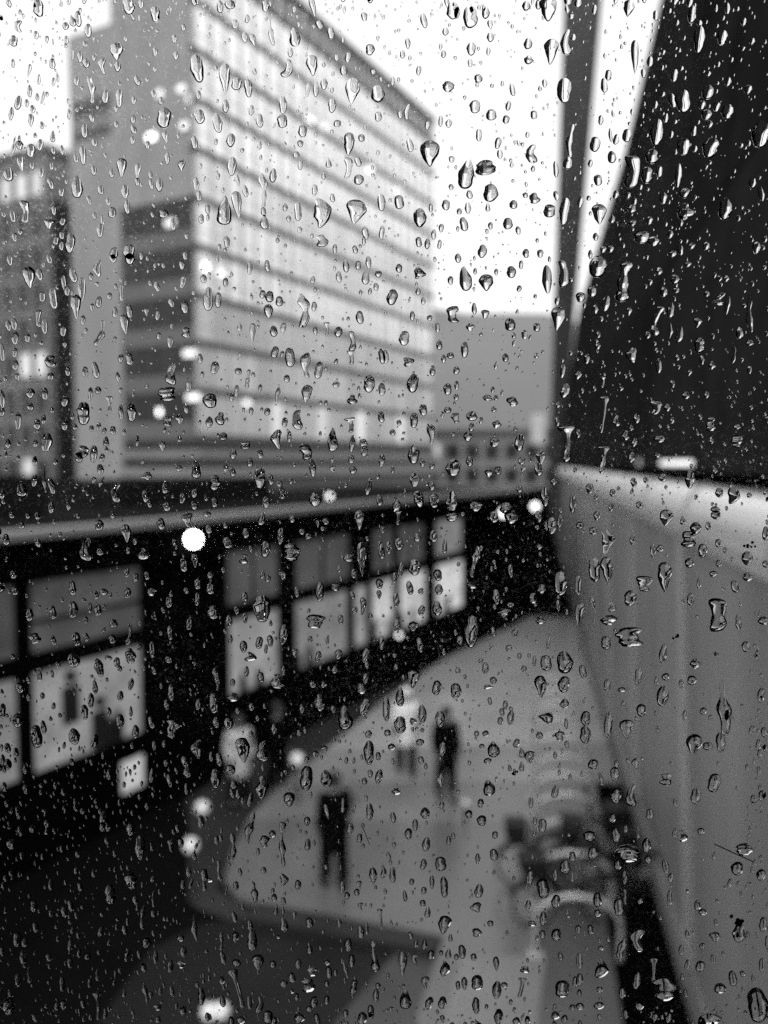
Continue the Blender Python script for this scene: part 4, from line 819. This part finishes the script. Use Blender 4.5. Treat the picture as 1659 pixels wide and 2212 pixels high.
YG = GLASS + 0.0042                            # outer face of the pane
def drop_geo(w, h, shape, ang, rng, ns, nu, tall):
    """A drop w wide and h high lying on the glass: stations down a spine, a rounded section at each."""
    t = 0.5 - 0.5 * np.cos(np.linspace(0, math.pi, ns))
    e = np.sqrt(np.clip(1 - (2 * t - 1) ** 2, 0, 1))
    cx = np.zeros(ns)
    if shape == 'o': W = e ** .92
    elif shape == 't': W = e * (.30 + .70 * np.clip(t, 0, 1) ** 1.0) ** 1.0; W /= W.max()
    elif shape == 'v': W = e * (1.0 - .72 * t); W /= W.max()
    elif shape == 's': W = e ** .5 * (.62 + .22 * np.sin(t * 7 + rng.uniform(0, 6)) + .16 * np.sin(t * 15 + rng.uniform(0, 6)) + .15 * t); W /= W.max(); cx = .22 * w * np.sin(t * rng.uniform(2.5, 5) + rng.uniform(0, 6))
    elif shape == 'T': W = e ** .6 * (np.exp(-(t / .16) ** 2) + .30 + .22 * np.exp(-((t - .93) / .10) ** 2)); W /= W.max(); cx = .08 * w * np.sin(t * 4)
    elif shape == 'c': W = e ** .8 * (.75 + .25 * np.sin(t * 5 + rng.uniform(0, 6))); W /= W.max(); cx = rng.choice([-1, 1]) * .27 * w * (np.sin(math.pi * t) - .6)
    else: W = e ** .75 * (.84 + .16 * np.sin(t * 6.5 + rng.uniform(0, 6)))
    W = W / W.max()
    f1, f2 = rng.uniform(4, 9, 2); a1, a2 = rng.uniform(0, 6, 2)
    jag = {'b': .24, 's': .16, 'c': .15}.get(shape, .10)
    L = W * (1 + jag * np.sin(t * f1 + a1) + .45 * jag * np.sin(t * 2.3 * f1 + a2) + .12 * jag * np.sin(t * 4.7 * f1 + a1))
    Rr = W * (1 + jag * np.sin(t * f2 + a2) + .4 * jag * np.sin(t * 2.6 * f2 + a1))
    sc = (w / 2) / max(1e-9, (.5 * (L + Rr)).max()); L = L * sc; Rr = Rr * sc
    u = np.cos(np.linspace(math.pi, 0, nu))
    X = cx[:, None] + np.where(u < 0, -u * -L[:, None], u * Rr[:, None])
    Z = np.repeat((h / 2 - t * h)[:, None], nu, 1)
    hw = .5 * (L + Rr)
    rel = (hw / hw.max())[:, None] ** 2 * (1 - u[None, :] ** 2)
    H = tall * hw.max() * np.clip(rel, 0, 1) ** (1.0 - .48 * t[:, None]) * (.62 + .62 * t[:, None]) * (1 + .03 * np.sin(5 * t[:, None] + a1 + 2 * u[None, :]))
    if ang:
        c, s = math.cos(ang), math.sin(ang); X, Z = X * c - Z * s, X * s + Z * c
    dome = np.stack([X, H, Z], -1).reshape(-1, 3)
    back = np.stack([np.stack([X[:, 0], 0 * t, Z[:, 0]], -1), np.stack([X[:, -1], 0 * t, Z[:, -1]], -1)], 1).reshape(-1, 3)
    fs = []
    for i in range(ns - 1):
        for j in range(nu - 1):
            fs.append((i * nu + j, i * nu + j + 1, (i + 1) * nu + j + 1, (i + 1) * nu + j))
    b = ns * nu
    bf = [(b + 2 * i, b + 2 * i + 2, b + 2 * i + 3, b + 2 * i + 1) for i in range(ns - 1)]
    return np.concatenate([dome, back]), fs, bf


def np_mesh(name, vs, fs, smooth, m):
    me = bpy.data.meshes.new(name)
    me.from_pydata([tuple(q) for q in vs], [], fs); me.update()
    me.polygons.foreach_set('use_smooth', smooth)
    me.materials.append(m)
    return me


def on_glass(px, py):
    d = at(px, py, YG)
    return d.x, d.z
PX = 1.17 * GLASS / F                                  # metres on the glass for one surveyed pixel

def drops_of(txt):
    out = []
    for ty, row in enumerate(txt):
        for tx, cell in enumerate(row):
            for tok in cell.split():
                p = tok.split(','); sh = 'o'
                x, y, w, h = (float(q) for q in p[:4])
                if len(p) > 4: sh = p[4]
                out.append((tx * 414.75 + x / 4, ty * 553 + y / 4, w / 4, h / 4, sh))
    return out

DROPS = drops_of(TILES)
DROPS.sort(key=lambda d: -d[2] * d[3])

def behind(x, y):
    """What the photograph shows behind a place on the glass."""
    def left_of(x0, y0, x1, y1): return (x - x0) * (y1 - y0) - (y - y0) * (x1 - x0) < 0
    fx_ = 1430 - (1430 - 1240) * y / 700 if y < 700 else 1240 - (y - 700) * .13
    if y < 1000 and x > fx_: return 'the top of the dark upper wall' if y < 380 else ('the middle of the black upper wall' if y < 700 else 'the black upper wall above the ledge')
    if y < 960 and x > 1290 - .11 * y and x < fx_: return 'the bright strip beside the black wall'
    if y < 960 and 1228 - .054 * y < x: return 'the dark leaning pylon'
    if y < 1000:
        if x < 165 and y < 345: return 'the white sky on the left'
        if x < 255 and y < 95: return 'the white sky on the left'
        if x < 175: return 'the grey building at the left edge'
        if x < 428 and y < 985:
            return 'the plain narrow side of the tower' if y < 440 or x < 275 else 'the dark strip windows of the tower'
        if x < 950:
            if y < 300 - (945 - x) * .9: return 'the white sky beside the tower'
            if y > 930: return 'the dark podium of the tower'
            return 'the upper banded tower front' if y < 480 else 'the lower banded tower front'
        if y < 690: return 'the white sky beside the tower'
        return 'the misty grey hill'
    wx = 1245 + (y - 1450) * .34 if y > 1340 else 1180 + (y - 1040) * .22
    if x > 1200 and y < 1140 and x > wx: return 'the white rounded ledge'
    if x > wx:
        if x > wx + 60: return 'the grey metal panel wall' if y < 1600 else 'the lower part of the grey panel wall'
        return 'the dark foot of the panel wall'
    base = 1953 - (x - 60) * .56
    if y < 1160 - .1 * x: return 'the shop roofs'
    if y < base and x < 1180 and y < 1345 + max(0, (1060 - x)) * .68:
        if x > 1000: return 'the unlit black end of the shops'
        if x < 310: return 'the near shop window at the left edge'
        if x < 490: return 'the broad black pier of the shops'
        return 'the glowing middle shop windows' if y < 1500 else 'the dark wall under the shop windows'
    if x < 515 or (y > 2000 and x < 700): return 'the dark road at the lower left'
    if x > 1150 and y > 1480: return 'the bicycle stands'
    return 'the pale far pavement' if y < 1600 else ('the middle of the pale pavement' if y < 1900 else 'the near grey pavement')

SHAPE = {'o': 'rounded', 't': 'teardrop', 'v': 'top heavy', 's': 'long streaked', 'T': 'tailed', 'c': 'bent', 'b': 'ragged'}
ORDN = ['largest', 'second largest', 'third largest', 'fourth largest', 'fifth largest', 'sixth largest', 'seventh largest', 'eighth largest', 'ninth largest', 'tenth largest', 'eleventh largest', 'twelfth largest', 'thirteenth largest', 'fourteenth largest']
big, rest = DROPS[:300], DROPS[300:]
count = {}
def hgt(): return float(RNG.uniform(.60, 1.02))
for (x, y, w, h, sh) in big:
    key = (behind(x, y), SHAPE[sh]); i = count.get(key, 0); count[key] = i + 1
    lab = f'{ORDN[i]} {key[1]} raindrop in front of {key[0]}' if i < len(ORDN) else f'smaller {key[1]} raindrop in front of {key[0]}'
    vs, fs, bf = drop_geo(w * PX, h * PX, sh, float(RNG.normal(0, .10)), RNG, 22, 13, hgt())
    gx, gz = on_glass(x, y)
    o = link('raindrop', np_mesh('raindrop', vs, fs + bf, [True] * len(fs) + [False] * len(bf), wm), None, (gx, YG + .0001, gz))
    tag(o, lab, 'raindrop', 'raindrops on the window pane')

VS, FS, SM = [], [], []; nb = 0
def spill(x, z, w, h, sh, ns, nu, tall):
    global nb
    vs, fs, bf = drop_geo(w, h, sh, float(RNG.normal(0, .12)), RNG, ns, nu, tall)
    vs[:, 0] += x; vs[:, 1] += YG + .0001; vs[:, 2] += z
    VS.append(vs); FS.extend([tuple(nb + q for q in f) for f in fs + bf]); SM.extend([True] * len(fs) + [False] * len(bf)); nb += len(vs)
cell = {}
def free(x, y, r):
    cx, cy_ = int(x // 40), int(y // 40)
    for a in (-1, 0, 1):
        for b in (-1, 0, 1):
            for (qx, qy, rx_, ry) in cell.get((cx + a, cy_ + b), ()):
                if abs(qx - x) < rx_ + r and abs(qy - y) < ry + r: return False
    return True
def put(x, y, w, h): cell.setdefault((int(x // 40), int(y // 40)), []).append((x, y, w / 2, h / 2))
for d in DROPS: put(*d[:4])
for (x, y, w, h, sh) in rest:
    gx, gz = on_glass(x, y); spill(gx, gz, w * PX, h * PX, sh, 13, 9, hgt())
k = 0
for _ in range(16000):                          # fine drops between the large ones
    x, y = RNG.uniform(-20, 1680), RNG.uniform(-20, 2232)
    dens = .55 if (x > 250 or y > 340) else .8
    if x > 950 and y < 680: dens = .45
    if x > 1270 and y > 1150: dens = .15
    if x > 1300 and y < 1000: dens = .8
    if x < 500 and y > 1600: dens = 1.0
    if RNG.random() > dens: continue
    r = float(np.clip(RNG.lognormal(.66, .52), 1.0, 6.5))
    if not free(x, y, r + 1): continue
    asp = RNG.uniform(1.0, 1.9) if y < 1600 else RNG.uniform(1.2, 2.6)
    gx, gz = on_glass(x, y); put(x, y, 2 * r, 2 * r * asp)
    spill(gx, gz, 2 * r * PX, 2 * r * asp * PX, 'o' if RNG.random() < .7 else ('t' if RNG.random() < .5 else 'v'), 9, 7, hgt()); k += 1
    if k > 4300: break
so = link('small_raindrops', np_mesh('small_raindrops', np.concatenate(VS), FS, SM, wm))
struct(so, 'stuff'); so['label'] = 'countless fine raindrops scattered over the window pane'
# the same rain on the rest of the pane, beyond the picture
tw, th = 1700 * GLASS / F, 2252 * GLASS / F
pts = [(i * tw, 0, k * th + .004 * (i % 3)) for i in range(-7, 8) for k in range(-3, 4) if (i, k) != (0, 0) and abs(i * tw) < WW - tw * .55 and abs(k * th) < WH - th * .55]
pm_ = bpy.data.meshes.new('raindrops_beyond'); pm_.from_pydata(pts, [], []); pm_.update()
po = link('raindrops_beyond', pm_); struct(po, 'stuff'); po['label'] = 'fine raindrops on the parts of the pane outside the picture'
gn = bpy.data.node_groups.new('scatter_rain', 'GeometryNodeTree')
gn.interface.new_socket('Geometry', in_out='INPUT', socket_type='NodeSocketGeometry'); gn.interface.new_socket('Geometry', in_out='OUTPUT', socket_type='NodeSocketGeometry')
gi, go_ = gn.nodes.new('NodeGroupInput'), gn.nodes.new('NodeGroupOutput')
ip, ob = gn.nodes.new('GeometryNodeInstanceOnPoints'), gn.nodes.new('GeometryNodeObjectInfo')
ob.inputs['Object'].default_value = so; ob.transform_space = 'ORIGINAL'
gn.links.new(gi.outputs[0], ip.inputs['Points']); gn.links.new(ob.outputs['Geometry'], ip.inputs['Instance']); gn.links.new(ip.outputs[0], go_.inputs[0])
po.modifiers.new('scatter', 'NODES').node_group = gn

# hair and dark smudges stuck to the glass
def glass_line(pts, r, label, name):
    q = [(*on_glass(x, y),) for x, y in pts]
    o = MB().tube([(a, YG + .0002, b) for a, b in q], r, 6).build(name, 'smudge')
    tag(o, label, name.replace('_', ' '))
glass_line([(1544, 1824), (1585, 1843), (1627, 1862)], .00014, 'thin straight black hair stuck on the glass over the panel wall', 'hair')
glass_line([(781, 1783), (790, 1803), (798, 1825)], .00009, 'short thin dark fibre on the glass over the pavement', 'fibre')
def smudge(cx, cy, r, seed, label):
    rs = np.random.default_rng(seed); mb = MB()
    for _ in range(9):
        a, b = on_glass(cx + rs.normal(0, r * .55), cy + rs.normal(0, r * .4)); s = PX * r * rs.uniform(.18, .42)
        mb.sphere((a, YG + .0001, b), s, 7, 5)
    for i, v in enumerate(mb.v): mb.v[i] = (v[0], YG + .00012 + max(0, (v[1] - YG)) * .25, v[2])
    tag(mb.build('dirt_smudge', 'smudge'), label, 'smudge', 'dirt specks on the glass')
smudge(1600, 1990, 13, 1, 'largest black dirt smudge on the glass at the lower right')
smudge(1464, 1374, 7, 2, 'black dirt specks on the glass over the panel seam')
smudge(1617, 1180, 8, 3, 'dark dirt speck on the glass under the white ledge')
smudge(1110, 1672, 6, 4, 'small dark dirt specks on the glass over the pavement')
smudge(1548, 1412, 5, 5, 'small dark dirt speck on the glass between long drops')
